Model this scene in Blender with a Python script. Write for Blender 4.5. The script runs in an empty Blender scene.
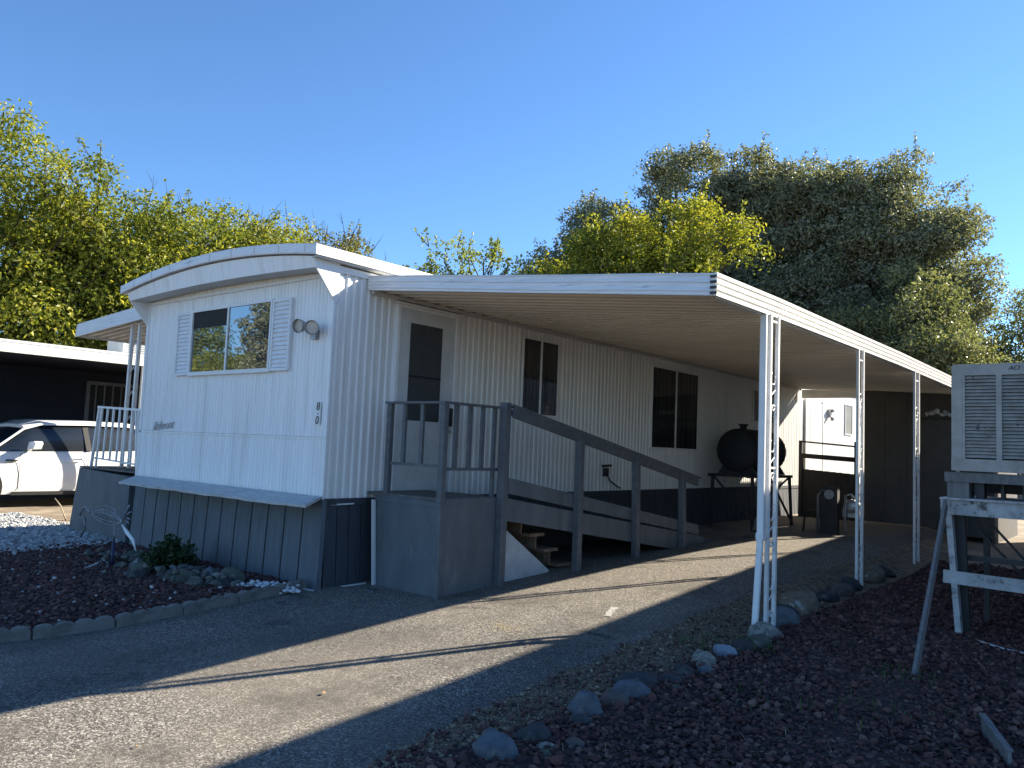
import bpy, math, random
import numpy as np
from mathutils import Vector, Matrix, noise
random.seed(7); RNG = np.random.default_rng(11)
R = math.radians
scene = bpy.context.scene
col = scene.collection

# ------------------------------------------------------------------ helpers
def tag(o, label=None, cat=None, group=None, kind=None):
    if label: o['label'] = label
    if cat: o['category'] = cat
    if group: o['group'] = group
    if kind: o['kind'] = kind
    return o

def thing(name, loc, label, cat, group=None, rz=0.0):
    o = bpy.data.objects.new(name, None); o.empty_display_size = 0.2
    o.location = loc; o.rotation_euler = (0, 0, rz); col.objects.link(o)
    return tag(o, label, cat, group)

def root_loc(p):
    while p.parent: p = p.parent
    return Vector(p.location)

class MB:
    def __init__(s): s.v = []; s.f = []; s.sm = []
    def add(s, vs, fs, smooth=False):
        n = len(s.v); s.v += [tuple(v) for v in vs]
        s.f += [tuple(i + n for i in f) for f in fs]; s.sm += [smooth] * len(fs)
        return s
    def box(s, x0, x1, y0, y1, z0, z1):
        v = [(x0,y0,z0),(x1,y0,z0),(x1,y1,z0),(x0,y1,z0),(x0,y0,z1),(x1,y0,z1),(x1,y1,z1),(x0,y1,z1)]
        return s.add(v, [(0,3,2,1),(4,5,6,7),(0,1,5,4),(1,2,6,5),(2,3,7,6),(3,0,4,7)])
    def bar(s, a, b, w, h, up=(0,0,1), bev=0.0):
        a = Vector(a); b = Vector(b); d = (b - a).normalized(); up = Vector(up)
        if abs(d.dot(up)) > .98: up = Vector((0,1,0))
        r = d.cross(up).normalized() * (w/2); u = r.normalized().cross(d).normalized() * (h/2)
        if bev <= 0:
            v = [p + sx*r + sz*u for p in (a, b) for sx, sz in ((-1,-1),(1,-1),(1,1),(-1,1))]
            return s.add(v, [(0,1,2,3),(7,6,5,4),(0,4,5,1),(1,5,6,2),(2,6,7,3),(3,7,4,0)])
        rn = r.normalized(); un = u.normalized(); v = []
        for p in (a, b):
            for sx, sz, k in ((-1,-1,0),(-1,-1,1),(1,-1,1),(1,-1,0),(1,1,0),(1,1,1),(-1,1,1),(-1,1,0)):
                q = p + sx*r + sz*u
                q = q - (sx*bev*rn if k else sz*bev*un)
                v.append(q)
        f = [tuple(range(8)), tuple(range(15, 7, -1))] + [(i, i+8, (i+1) % 8 + 8, (i+1) % 8) for i in range(8)]
        return s.add(v, f)
    def prism(s, pts, d):
        d = Vector(d); a = [Vector(p) for p in pts]; n = len(a)
        v = a + [p + d for p in a]
        return s.add(v, [tuple(range(n)), tuple(range(2*n-1, n-1, -1))] + [(i, i+n, (i+1) % n + n, (i+1) % n) for i in range(n)])
    def tube(s, pts, rad, n=8, caps=True, smooth=True):
        pts = [Vector(p) for p in pts]
        if not hasattr(rad, '__len__'): rad = [rad]*len(pts)
        v = []; ref = Vector((0.13, 0.21, 1)).normalized()
        for i, p in enumerate(pts):
            d = (pts[min(i+1, len(pts)-1)] - pts[max(i-1, 0)]).normalized()
            if abs(d.dot(ref)) > .97: ref = Vector((1, .1, .1)).normalized()
            r = d.cross(ref).normalized(); u = r.cross(d)
            for k in range(n):
                t = 2*math.pi*k/n; v.append(p + rad[i]*(math.cos(t)*r + math.sin(t)*u))
        f = []
        for i in range(len(pts)-1):
            for k in range(n):
                f.append((i*n+k, i*n+(k+1) % n, (i+1)*n+(k+1) % n, (i+1)*n+k))
        s.add(v, f, smooth)
        if caps:
            m = len(s.v) - len(v)
            s.f += [tuple(m+k for k in range(n-1, -1, -1)), tuple(m+(len(pts)-1)*n+k for k in range(n))]; s.sm += [False, False]
        return s
    def sheet(s, P, smooth=False):           # P[i][j] grid of points
        n = len(P); m = len(P[0])
        return s.add([p for r in P for p in r], [(i*m+j, (i+1)*m+j, (i+1)*m+j+1, i*m+j+1) for i in range(n-1) for j in range(m-1)], smooth)
    def build(s, name, m, parent=None, local=False, loc=None):
        me = bpy.data.meshes.new(name)
        off = Vector((0,0,0))
        if parent is not None and not local: off = root_loc(parent)
        if loc is not None: off = Vector(loc)
        me.from_pydata([tuple(Vector(v) - off) for v in s.v], [], s.f); me.update()
        me.polygons.foreach_set('use_smooth', s.sm)
        me.materials.append(m)
        o = bpy.data.objects.new(name, me); col.objects.link(o)
        if parent is not None: o.parent = parent
        if loc is not None and parent is None: o.location = loc
        return o

def npmesh(name, V, F, m, parent=None, smooth=False, loc=None):   # V (n,3), F (k,4 or 3)
    V = np.asarray(V, np.float32); F = np.asarray(F, np.int32)
    if loc is not None: V = V - np.array(loc, np.float32)
    elif parent is not None: V = V - np.array(root_loc(parent), np.float32)
    me = bpy.data.meshes.new(name); k = F.shape[1]
    me.vertices.add(len(V)); me.vertices.foreach_set('co', V.ravel())
    me.loops.add(F.size); me.loops.foreach_set('vertex_index', F.ravel())
    me.polygons.add(len(F)); me.polygons.foreach_set('loop_start', np.arange(0, F.size, k, dtype=np.int32))
    me.polygons.foreach_set('loop_total', np.full(len(F), k, np.int32))
    me.polygons.foreach_set('use_smooth', np.full(len(F), smooth))
    me.update(calc_edges=True); me.validate()
    me.materials.append(m)
    o = bpy.data.objects.new(name, me); col.objects.link(o)
    if parent is not None: o.parent = parent
    elif loc is not None: o.location = loc
    return o

# ------------------------------------------------------------------ materials
MATS = {}
def mat(name, c, c2=None, rough=.6, metal=0, ns=6, scale=(1,1,1), lo=.35, hi=.65, bump=0, bs=60, bscale=None, c3=None, ns3=3, lo3=.6, hi3=.7, spec=.5, detail=6):
    m = bpy.data.materials.new(name); m.use_nodes = True; nt = m.node_tree; N = nt.nodes; L = nt.links
    b = N['Principled BSDF']; b.inputs['Roughness'].default_value = rough; b.inputs['Metallic'].default_value = metal
    b.inputs['Specular IOR Level'].default_value = spec
    tc = N.new('ShaderNodeTexCoord')
    def nz(sc, mp, det=detail):
        mpn = N.new('ShaderNodeMapping'); mpn.inputs['Scale'].default_value = mp; L.new(tc.outputs['Object'], mpn.inputs['Vector'])
        n = N.new('ShaderNodeTexNoise'); n.inputs['Scale'].default_value = sc; n.inputs['Detail'].default_value = det; n.inputs['Roughness'].default_value = .65
        L.new(mpn.outputs[0], n.inputs['Vector']); return n.outputs['Fac']
    def ramp(fac, a, bb, ca, cb):
        r = N.new('ShaderNodeValToRGB'); r.color_ramp.elements[0].position = a; r.color_ramp.elements[1].position = bb
        r.color_ramp.elements[0].color = (*ca, 1); r.color_ramp.elements[1].color = (*cb, 1); L.new(fac, r.inputs[0]); return r.outputs[0]
    if c2 is None: c2 = tuple(x*.8 for x in c)
    out = ramp(nz(ns, scale), lo, hi, c, c2)
    if c3 is not None:
        f = ramp(nz(ns3, scale, 8), lo3, hi3, (0,0,0), (1,1,1))
        mx = N.new('ShaderNodeMix'); mx.data_type = 'RGBA'; L.new(f, mx.inputs[0]); L.new(out, mx.inputs[6]); mx.inputs[7].default_value = (*c3, 1); out = mx.outputs[2]
    L.new(out, b.inputs['Base Color'])
    if bump:
        bn = N.new('ShaderNodeBump'); bn.inputs['Strength'].default_value = bump; bn.inputs['Distance'].default_value = .01
        L.new(nz(bs, bscale or (1,1,1), 4), bn.inputs['Height']); L.new(bn.outputs[0], b.inputs['Normal'])
    MATS[name] = m; return m

def leafmat(name, cols, trans=.4, tint=(1,1,1)):
    m = bpy.data.materials.new(name); m.use_nodes = True; nt = m.node_tree; N = nt.nodes; L = nt.links
    N.remove(N['Principled BSDF']); out = N['Material Output']
    g = N.new('ShaderNodeNewGeometry'); r = N.new('ShaderNodeValToRGB'); L.new(g.outputs['Random Per Island'], r.inputs[0])
    tc = N.new('ShaderNodeTexCoord'); nz = N.new('ShaderNodeTexNoise'); nz.inputs['Scale'].default_value = .55; nz.inputs['Detail'].default_value = 2
    L.new(tc.outputs['Object'], nz.inputs['Vector'])
    ad = N.new('ShaderNodeMath'); ad.operation = 'ADD'; L.new(g.outputs['Random Per Island'], ad.inputs[0]); L.new(nz.outputs['Fac'], ad.inputs[1])
    mu = N.new('ShaderNodeMath'); mu.operation = 'MULTIPLY'; L.new(ad.outputs[0], mu.inputs[0]); mu.inputs[1].default_value = .5; L.new(mu.outputs[0], r.inputs[0])
    e = r.color_ramp.elements; e[0].color = (*cols[0], 1); e[0].position = .2; e[1].color = (*cols[-1], 1); e[1].position = .85
    for i, c in enumerate(cols[1:-1]):
        x = e.new(.2 + .65*(i+1)/(len(cols)-1)); x.color = (*c, 1)
    d = N.new('ShaderNodeBsdfPrincipled'); d.inputs['Roughness'].default_value = .5; L.new(r.outputs[0], d.inputs['Base Color'])
    t = N.new('ShaderNodeBsdfTranslucent')
    mc = N.new('ShaderNodeMix'); mc.data_type = 'RGBA'; mc.blend_type = 'MULTIPLY'; mc.inputs[0].default_value = 1
    L.new(r.outputs[0], mc.inputs[6]); mc.inputs[7].default_value = (1.5*tint[0], 1.5*tint[1], .7*tint[2], 1)
    L.new(mc.outputs[2], t.inputs['Color'])
    ms = N.new('ShaderNodeMixShader'); ms.inputs[0].default_value = trans
    L.new(d.outputs[0], ms.inputs[1]); L.new(t.outputs[0], ms.inputs[2]); L.new(ms.outputs[0], out.inputs['Surface'])
    return m

def islandmat(name, cols, rough=.9, bump=.5, bs=40):
    m = bpy.data.materials.new(name); m.use_nodes = True; nt = m.node_tree; N = nt.nodes; L = nt.links
    b = N['Principled BSDF']; b.inputs['Roughness'].default_value = rough
    g = N.new('ShaderNodeNewGeometry'); r = N.new('ShaderNodeValToRGB'); L.new(g.outputs['Random Per Island'], r.inputs[0])
    e = r.color_ramp.elements; e[0].color = (*cols[0], 1); e[1].color = (*cols[-1], 1)
    for i, c in enumerate(cols[1:-1]):
        x = e.new((i+1)/(len(cols)-1)); x.color = (*c, 1)
    L.new(r.outputs[0], b.inputs['Base Color'])
    if bump:
        tc = N.new('ShaderNodeTexCoord'); n = N.new('ShaderNodeTexNoise'); n.inputs['Scale'].default_value = bs; L.new(tc.outputs['Object'], n.inputs['Vector'])
        bn = N.new('ShaderNodeBump'); bn.inputs['Strength'].default_value = bump; bn.inputs['Distance'].default_value = .01; L.new(n.outputs['Fac'], bn.inputs['Height']); L.new(bn.outputs[0], b.inputs['Normal'])
    return m

white   = mat('white_siding', (.82,.82,.80), (.70,.70,.68), .45, ns=4, scale=(5,5,.35), c3=(.5,.51,.49), ns3=1.6, lo3=.53, hi3=.82)
whiteF  = mat('white_front_siding', (.88,.89,.89), (.78,.79,.79), .5, ns=3, scale=(5,5,.3), c3=(.58,.58,.55), ns3=1.3, lo3=.52, hi3=.85, bump=.35, bs=2.5)
cream   = mat('cream_white_metal', (.72,.72,.69), (.63,.62,.58), .45, ns=4, c3=(.40,.38,.34), ns3=9, lo3=.66, hi3=.74)
soffit  = mat('soffit_metal', (.55,.55,.53), (.46,.46,.44), .5, ns=4)
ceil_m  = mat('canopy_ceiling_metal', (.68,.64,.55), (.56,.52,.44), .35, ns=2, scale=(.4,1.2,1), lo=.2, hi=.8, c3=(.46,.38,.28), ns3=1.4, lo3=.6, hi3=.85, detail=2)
fasciaF = mat('canopy_fascia_metal', (.78,.80,.82), (.66,.68,.70), .4, ns=4, scale=(.7,.7,10), c3=(.42,.46,.52), ns3=3, lo3=.6, hi3=.68)
postW   = mat('white_post_paint', (.78,.78,.77), (.68,.68,.66), .4, ns=8, c3=(.20,.16,.12), ns3=16, lo3=.66, hi3=.72)
trim    = mat('white_trim', (.80,.80,.80), (.72,.73,.73), .45, ns=8)
shutter_m = mat('shutter_white', (.78,.80,.82), (.70,.72,.74), .5, ns=12)
ledge_m = mat('weathered_ledge', (.60,.61,.61), (.40,.41,.41), .7, ns=6, scale=(.8,5,5), bump=.5, bs=40, c3=(.20,.19,.17), ns3=9, lo3=.62, hi3=.7)
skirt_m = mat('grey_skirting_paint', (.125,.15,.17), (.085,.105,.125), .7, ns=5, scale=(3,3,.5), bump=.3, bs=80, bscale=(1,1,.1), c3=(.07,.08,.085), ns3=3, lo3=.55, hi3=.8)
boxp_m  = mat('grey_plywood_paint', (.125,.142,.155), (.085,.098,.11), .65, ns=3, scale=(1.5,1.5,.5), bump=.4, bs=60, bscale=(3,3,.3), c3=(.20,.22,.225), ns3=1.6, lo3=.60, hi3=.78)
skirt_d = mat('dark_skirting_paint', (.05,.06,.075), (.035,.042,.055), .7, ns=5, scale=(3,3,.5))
rail_m  = mat('grey_rail_paint', (.12,.13,.14), (.08,.09,.10), .6, ns=14, bump=.3, bs=50, c3=(.03,.03,.03), ns3=18, lo3=.66, hi3=.72)
deckb   = mat('old_deck_wood', (.16,.15,.14), (.10,.09,.08), .85, ns=8, scale=(1,6,1), bump=.5)
step_m  = mat('worn_step_wood', (.26,.18,.12), (.13,.09,.06), .85, ns=8, bump=.5, c3=(.42,.38,.33), ns3=7, lo3=.6, hi3=.66)
stringer= mat('pale_stringer_paint', (.50,.53,.55), (.38,.41,.43), .7, ns=5, bump=.2, c3=(.25,.26,.26), ns3=7, lo3=.62, hi3=.7)
black_m = mat('black_metal', (.018,.019,.022), (.03,.03,.032), .55, ns=10)
tank_m  = mat('dark_tank_paint', (.012,.014,.018), (.02,.022,.026), .7, ns=5, c3=(.05,.035,.025), ns3=4, lo3=.62, hi3=.75)
shed_m  = mat('dark_grey_shed_paint', (.095,.09,.085), (.075,.072,.07), .75, ns=3, bump=.2, bs=20)
darkfence = mat('dark_brown_fence', (.035,.03,.028), (.022,.02,.02), .8, ns=6, scale=(3,3,.6), bump=.4)
metal_g = mat('galvanised_metal', (.35,.36,.37), (.26,.27,.28), .4, .6, ns=12)
curtain = mat('curtain_fabric', (.055,.055,.058), (.02,.02,.022), .9, ns=6, scale=(9,9,.2))
interior= mat('dark_interior', (.012,.012,.014), (.02,.02,.02), .8)
ac_m    = mat('cooler_enamel', (.40,.385,.36), (.29,.275,.25), .5, ns=6, c3=(.27,.26,.25), ns3=8, lo3=.6, hi3=.7)
ac_l    = mat('cooler_louvre_enamel', (.40,.39,.37), (.27,.25,.22), .6, ns=9, c3=(.06,.06,.06), ns3=10, lo3=.62, hi3=.66)
peel    = mat('peeling_white_wood', (.50,.51,.52), (.34,.34,.34), .8, ns=9, bump=.6, bs=30, c3=(.10,.085,.075), ns3=9, lo3=.56, hi3=.66)
greyw   = mat('weathered_grey_board', (.20,.195,.19), (.12,.12,.12), .85, ns=6, scale=(5,5,1), bump=.5, bs=40)
cream2  = mat('neighbour_white_metal', (.78,.77,.72), (.70,.69,.64), .5, ns=4)
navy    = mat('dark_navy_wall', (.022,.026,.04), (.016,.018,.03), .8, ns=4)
bars_m  = mat('grey_window_bars', (.22,.23,.24), (.15,.16,.17), .6)
carw    = mat('car_white_paint', (.78,.78,.77), (.76,.76,.75), .18, spec=.6)
carb    = mat('car_black_plastic', (.015,.015,.016), (.02,.02,.02), .5)
tyre_m  = mat('tyre_rubber', (.02,.02,.02), (.03,.03,.03), .85)
rim_m   = mat('wheel_alloy', (.35,.35,.36), (.3,.3,.3), .35, .8)
conc    = mat('edging_concrete', (.20,.195,.18), (.14,.135,.125), .9, ns=9, bump=.6, bs=90, c3=(.09,.09,.08), ns3=5, lo3=.55, hi3=.7)
bark    = mat('tree_bark', (.085,.065,.05), (.045,.035,.028), .95, ns=8, scale=(4,4,.7), bump=.8, bs=20)
digit_m = mat('house_number_black', (.01,.01,.01), (.015,.015,.015), .5)
script_m= mat('nameplate_metal', (.38,.41,.44), (.22,.25,.28), .4, .4)
orn_m   = mat('ornament_metal', (.35,.37,.40), (.14,.15,.18), .4, .6, ns=14)
navyp   = mat('navy_pole', (.02,.03,.10), (.02,.02,.06), .5)
straw   = islandmat('dry_straw', [(.38,.30,.17),(.28,.22,.12),(.50,.42,.27)], .9, 0)
hhouse  = mat('neighbour_siding', (.42,.40,.36), (.36,.34,.31), .8, ns=4)
pvc     = mat('pale_plastic', (.6,.62,.64), (.5,.52,.54), .5)

def glassmat(name, c, rough=.03, refl=.5, tint=(.8,.85,.9)):
    m = bpy.data.materials.new(name); m.use_nodes = True; nt = m.node_tree; N = nt.nodes; L = nt.links
    b = N['Principled BSDF']; b.inputs['Base Color'].default_value = (*c, 1); b.inputs['Roughness'].default_value = .5; b.inputs['Specular IOR Level'].default_value = .1
    g = N.new('ShaderNodeBsdfGlossy'); g.inputs['Roughness'].default_value = rough; g.inputs['Color'].default_value = (*tint, 1)
    tc = N.new('ShaderNodeTexCoord'); n = N.new('ShaderNodeTexNoise'); n.inputs['Scale'].default_value = 1.6; L.new(tc.outputs['Object'], n.inputs['Vector'])
    bn = N.new('ShaderNodeBump'); bn.inputs['Strength'].default_value = .05; bn.inputs['Distance'].default_value = .02; L.new(n.outputs['Fac'], bn.inputs['Height']); L.new(bn.outputs[0], g.inputs['Normal'])
    ms = N.new('ShaderNodeMixShader'); ms.inputs[0].default_value = refl
    L.new(b.outputs[0], ms.inputs[1]); L.new(g.outputs[0], ms.inputs[2]); L.new(ms.outputs[0], N['Material Output'].inputs['Surface'])
    return m
glassF = glassmat('front_window_glass', (.02,.025,.03), .015, .36)
glassD = glassmat('side_window_glass', (.010,.011,.013), .03, .10)
def drape(m):
    nt = m.node_tree; N = nt.nodes; b = N['Principled BSDF']; tc = N.new('ShaderNodeTexCoord'); mp = N.new('ShaderNodeMapping'); mp.inputs['Scale'].default_value = (9, 9, .25)
    n = N.new('ShaderNodeTexNoise'); n.inputs['Scale'].default_value = 2; r = N.new('ShaderNodeValToRGB'); e = r.color_ramp.elements
    e[0].position = .42; e[0].color = (.006,.006,.008,1); e[1].position = .68; e[1].color = (.045,.045,.05,1)
    nt.links.new(tc.outputs['Object'], mp.inputs[0]); nt.links.new(mp.outputs[0], n.inputs['Vector']); nt.links.new(n.outputs['Fac'], r.inputs[0]); nt.links.new(r.outputs[0], b.inputs['Base Color'])
drape(glassD)
glassC = glassmat('car_glass', (.008,.014,.022), .02, .05)

# asphalt
def asphalt_mat():
    m = bpy.data.materials.new('old_asphalt'); m.use_nodes = True; nt = m.node_tree; N = nt.nodes; L = nt.links
    b = N['Principled BSDF']; b.inputs['Roughness'].default_value = .95; b.inputs['Specular IOR Level'].default_value = .08
    tc = N.new('ShaderNodeTexCoord')
    def noisen(s, d=5, r=.6, mp=(1,1,1)):
        mm = N.new('ShaderNodeMapping'); mm.inputs['Scale'].default_value = mp; L.new(tc.outputs['Object'], mm.inputs[0])
        n = N.new('ShaderNodeTexNoise'); n.inputs['Scale'].default_value = s; n.inputs['Detail'].default_value = d; n.inputs['Roughness'].default_value = r; L.new(mm.outputs[0], n.inputs['Vector']); return n.outputs['Fac']
    def ramp(f, st):
        r = N.new('ShaderNodeValToRGB'); e = r.color_ramp.elements
        e[0].position = st[0][0]; e[0].color = (*st[0][1], 1); e[1].position = st[-1][0]; e[1].color = (*st[-1][1], 1)
        for p, c in st[1:-1]:
            x = e.new(p); x.color = (*c, 1)
        L.new(f, r.inputs[0]); return r.outputs[0]
    def mix(f, a, bb, t='MIX'):
        x = N.new('ShaderNodeMix'); x.data_type = 'RGBA'; x.blend_type = t
        if isinstance(f, float): x.inputs[0].default_value = f
        else: L.new(f, x.inputs[0])
        for k, q in ((6, a), (7, bb)):
            if isinstance(q, tuple): x.inputs[k].default_value = (*q, 1)
            else: L.new(q, x.inputs[k])
        return x.outputs[2]
    vo = N.new('ShaderNodeTexVoronoi'); vo.inputs['Scale'].default_value = 105; L.new(tc.outputs['Object'], vo.inputs['Vector'])
    sx = N.new('ShaderNodeSeparateColor'); L.new(vo.outputs['Color'], sx.inputs[0])
    stones = ramp(sx.outputs[0], [(0,(.022,.021,.020)),(.3,(.080,.075,.068)),(.6,(.19,.178,.155)),(.85,(.33,.305,.26)),(1,(.62,.58,.50))])
    stones = mix(.3, stones, ramp(noisen(260, 2), [(.35,(.035,.035,.035)),(.65,(.26,.245,.22))]))
    dust = mix(ramp(noisen(.55, 5, .65), [(.40,(0,0,0)),(.66,(.6,.6,.6))]), stones, (.235,.205,.165))
    stain = mix(ramp(noisen(1.1, 6, .7), [(.52,(0,0,0)),(.7,(.7,.7,.7))]), dust, (.055,.053,.05))
    stain2 = mix(ramp(noisen(2.6, 4, .6), [(.64,(0,0,0)),(.72,(.75,.75,.75))]), stain, (.04,.039,.037)); stain = mix(ramp(noisen(.33, 3, .5, (1,.5,1)), [(.56,(0,0,0)),(.62,(.35,.35,.35))]), stain2, (.06,.058,.054)); tracks = mix(ramp(noisen(.7, 4, .6, (1.3,.22,1)), [(.5,(0,0,0)),(.7,(.6,.6,.6))]), stain, (.085,.082,.076))
    dn = N.new('ShaderNodeTexNoise'); dn.inputs['Scale'].default_value = 1.8; dn.inputs['Detail'].default_value = 6; L.new(tc.outputs['Object'], dn.inputs['Vector'])
    av = N.new('ShaderNodeVectorMath'); av.operation = 'MULTIPLY_ADD'; L.new(dn.outputs['Color'], av.inputs[0]); av.inputs[1].default_value = (1.1, 1.1, 0); L.new(tc.outputs['Object'], av.inputs[2])
    cv = N.new('ShaderNodeTexVoronoi'); cv.feature = 'DISTANCE_TO_EDGE'; cv.inputs['Scale'].default_value = .42; L.new(av.outputs[0], cv.inputs['Vector'])
    tracks = mix(ramp(cv.outputs['Distance'], [(.0015,(.4,.4,.4)),(.0045,(0,0,0))]), tracks, (.02,.019,.018))
    L.new(tracks, b.inputs['Base Color'])
    bn = N.new('ShaderNodeBump'); bn.inputs['Strength'].default_value = .8; bn.inputs['Distance'].default_value = .005
    L.new(noisen(150, 3), bn.inputs['Height']); L.new(bn.outputs[0], b.inputs['Normal'])
    return m
asph = asphalt_mat()
dirt  = mat('dry_dirt', (.25,.20,.14), (.16,.125,.09), .95, ns=2.5, bump=.8, bs=30, c3=(.36,.31,.22), ns3=1.3, lo3=.5, hi3=.7)
cinder_d = mat('cinder_soil', (.040,.022,.020), (.022,.013,.013), .95, ns=20, bump=1, bs=40)
gravw_d = mat('pale_gravel_bed', (.30,.30,.29), (.14,.14,.135), .95, ns=60, lo=.42, hi=.6, bump=1, bs=50)
verge_d = mat('verge_grit', (.21,.165,.11), (.075,.055,.04), .95, ns=14, lo=.42, hi=.6, bump=1, bs=50, c3=(.17,.15,.11), ns3=6, lo3=.52, hi3=.62)
cinder_m = islandmat('red_cinder', [(.026,.013,.013),(.085,.036,.032),(.135,.058,.048),(.030,.021,.022),(.22,.12,.095)], .95, .8, 60)
gravw_m = islandmat('white_gravel', [(.30,.31,.32),(.45,.45,.44),(.20,.21,.22),(.55,.55,.53)], .85, .4, 60)
grit_m = islandmat('verge_gravel', [(.25,.19,.12),(.12,.09,.065),(.38,.31,.21),(.18,.14,.09),(.08,.04,.035)], .95, .5, 60)
pebw = islandmat('white_pebble', [(.52,.54,.56),(.66,.67,.68),(.42,.43,.44)], .7, .3, 40)
leafdeb = islandmat('dead_leaf', [(.20,.10,.05),(.30,.19,.09),(.12,.06,.03)], .9, 0)

# ------------------------------------------------------------------ ground heights
def sm01(t): t = max(0., min(1., t)); return t*t*(3-2*t)
YS = [2.5,4,6,8,10,14,20]; HS = [0,.05,.12,.20,.26,.32,.34]
def H(x, y):
    hy = float(np.interp(y, YS, HS)); t = sm01((-2.95-x)/.95)
    b = 0 if y < 12 else .1*sm01((y-12)/2)
    h = hy*t + (1-t)*b
    if x < -10.4: h = h + (.06-h)*sm01((-10.4-x)/3)
    return h
RX0 = lambda y: float(np.interp(y, [0,2.6,3.5,4.6,5.8,7.5,10,17], [-2.7,-2.97,-3.13,-3.24,-3.33,-3.42,-3.46,-3.4]))
def redge(y): return RX0(y) + .045*noise.noise(Vector((y*2.3, 0, 0))) + .03*noise.noise(Vector((y*7, 3, 0)))
def ledge(y): return float(np.interp(y, [2.2,2.7,3.0,3.7,4.6,4.9], [-6.56,-6.4,-6.40,-6.46,-6.5,-6.62]))

def hsheet(name, xs0, xs1, ys, nx, dz, m, extra=None):
    P = []
    for y in ys:
        a = xs0(y); b = xs1(y); P.append([(a+(b-a)*i/nx, y, H(a+(b-a)*i/nx, y)+dz+(extra(a+(b-a)*i/nx, y) if extra else 0)) for i in range(nx+1)])
    o = MB().sheet(P, True).build(name, m)
    for p in o.data.polygons:
        if p.normal.z < 0: o.data.flip_normals(); break
    return tag(o, kind='structure')
fr = lambda a, b, n: [a+(b-a)*i/n for i in range(n+1)]
# base ground sheet to the horizon
gx = [-900,-300,-120,-60,-40,-28,-22] + fr(-20,6,104)[0:] + [10,16,30,60,120,300,900]
gy = [-900,-300,-100,-40,-15,-6] + fr(-4,22,104) + [26,32,45,70,120,300,900]
P = [[(x, y, H(x, y)) for x in gx] for y in gy]
g = MB().sheet(P, True).build('ground', dirt); tag(g, kind='structure')
if g.data.polygons[0].normal.z < 0: g.data.flip_normals()
yd = fr(2.2,17.2,150)
hsheet('driveway', lambda y: ledge(y)-.02 if y < 4.88 else -6.52, redge, yd, 40, .006, asph)
hsheet('driveway_apron', lambda y: -16, redge, fr(-3,2.2,40), 60, .006, asph)
bump_c = lambda x, y: .02*noise.noise(Vector((x*1.7, y*1.7, 5)))
hsheet('cinder_bed', lambda y: -2.80, lambda y: 5, fr(-2,13.5,90), 70, .012, cinder_d, lambda x, y: .012+bump_c(x, y))
hsheet('gravel_verge', lambda y: redge(y)+.0, lambda y: -2.70, fr(-2,15,140), 8, .010, verge_d)
hsheet('cinder_bed', lambda y: -10.75-.6*sm01((y-4)/1)*0, lambda y: ledge(y)-.02, fr(2.2,4.96,40), 40, .012, cinder_d, lambda x, y: .01+bump_c(x, y))
hsheet('white_gravel_bed', lambda y: -15.4, lambda y: -10.75, fr(2.2,5.3,30), 40, .012, gravw_d)

# ------------------------------------------------------------------ stones as stuff
def stone_variants(k, sub=1, rough=.35, seed=3, jag=0.):
    import bmesh
    out = []
    for i in range(k):
        bm = bmesh.new(); bmesh.ops.create_icosphere(bm, subdivisions=sub, radius=1)
        V = []
        off = Vector((seed*10+i*7.3, i*3.1, seed))
        for v in bm.verts:
            d = v.co.normalized(); V.append(d*(1+rough*noise.noise(d*1.3+off)+rough*.8*noise.noise(d*3.7+off)+jag*random.uniform(-1, 1)))
        F = [[v.index for v in f.verts] for f in bm.faces]; bm.free()
        out.append((np.array([list(v) for v in V]), np.array(F)))
    return out
def scatter(name, pts, sizes, m, label, variants, flat=.7, smooth=False, loc=(0,0,0), cat=None, kind='stuff', stretch=.35):
    Vs = []; Fs = []; n0 = 0
    for (p, s) in zip(pts, sizes):
        V, F = variants[RNG.integers(len(variants))]
        a, b, c = RNG.uniform(0, 6.283, 3); ca, sa = math.cos(a), math.sin(a); cb, sb = math.cos(b), math.sin(b)
        Rm = np.array([[ca,-sa,0],[sa,ca,0],[0,0,1]]) @ np.array([[1,0,0],[0,cb,-sb],[0,sb,cb]])
        W = (V*np.array([1, 1-RNG.uniform(0, stretch), 1-RNG.uniform(0, stretch)])) @ Rm.T * s; W[:,2] *= flat
        Vs.append(W+np.array(p)); Fs.append(F+n0); n0 += len(V)
    o = npmesh(name, np.concatenate(Vs), np.concatenate(Fs), m, smooth=smooth, loc=loc)
    return tag(o, label, cat, kind=kind)
var1 = stone_variants(14, 1, .5); varj = stone_variants(18, 1, .6, 5, .17)
pts = []; sz = []
def addp(x, y, s, lift=.3): pts.append((x, y, H(x, y)+.02+s*lift*random.uniform(.2, 1.4))); sz.append(s)
for _ in range(34000):                       # right cinder bed: dense near the camera, thinner away
    y = 2.6+10.9*random.random()**1.35; x = -2.76+random.random()*(2.9+max(0, (y-5)*.06))
    if x > -.121*y+.35+.2: continue
    addp(x, y, random.uniform(.007, .021)*(1.6 if random.random() < .08 else 1)*(1+.05*max(0, y-5)), .7)
scatter('cinder_gravel', pts, sz, cinder_m, 'dark red lava cinders covering the bed right of the driveway', varj, .9)
pts = []; sz = []
for _ in range(12000):
    y = random.uniform(2.2, 4.93); x = random.uniform(-10.9, ledge(y)-.1)
    addp(x, y, random.uniform(.010, .026), .5)
scatter('cinder_gravel', pts, sz, cinder_m, 'dark red lava cinders covering the bed in front of the grey skirting', varj, .9)
pts = []; sz = []
for _ in range(9000):
    y = random.uniform(2.6, 5.3); x = random.uniform(-15.2, -10.6+random.gauss(0, .12))
    addp(x, y, random.uniform(.016, .034), .5)
for _ in range(160):
    y = random.uniform(2.4, 4.8); addp(random.uniform(-10.6, ledge(y)-.1), y, random.uniform(.010, .022), 1.2)
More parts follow.
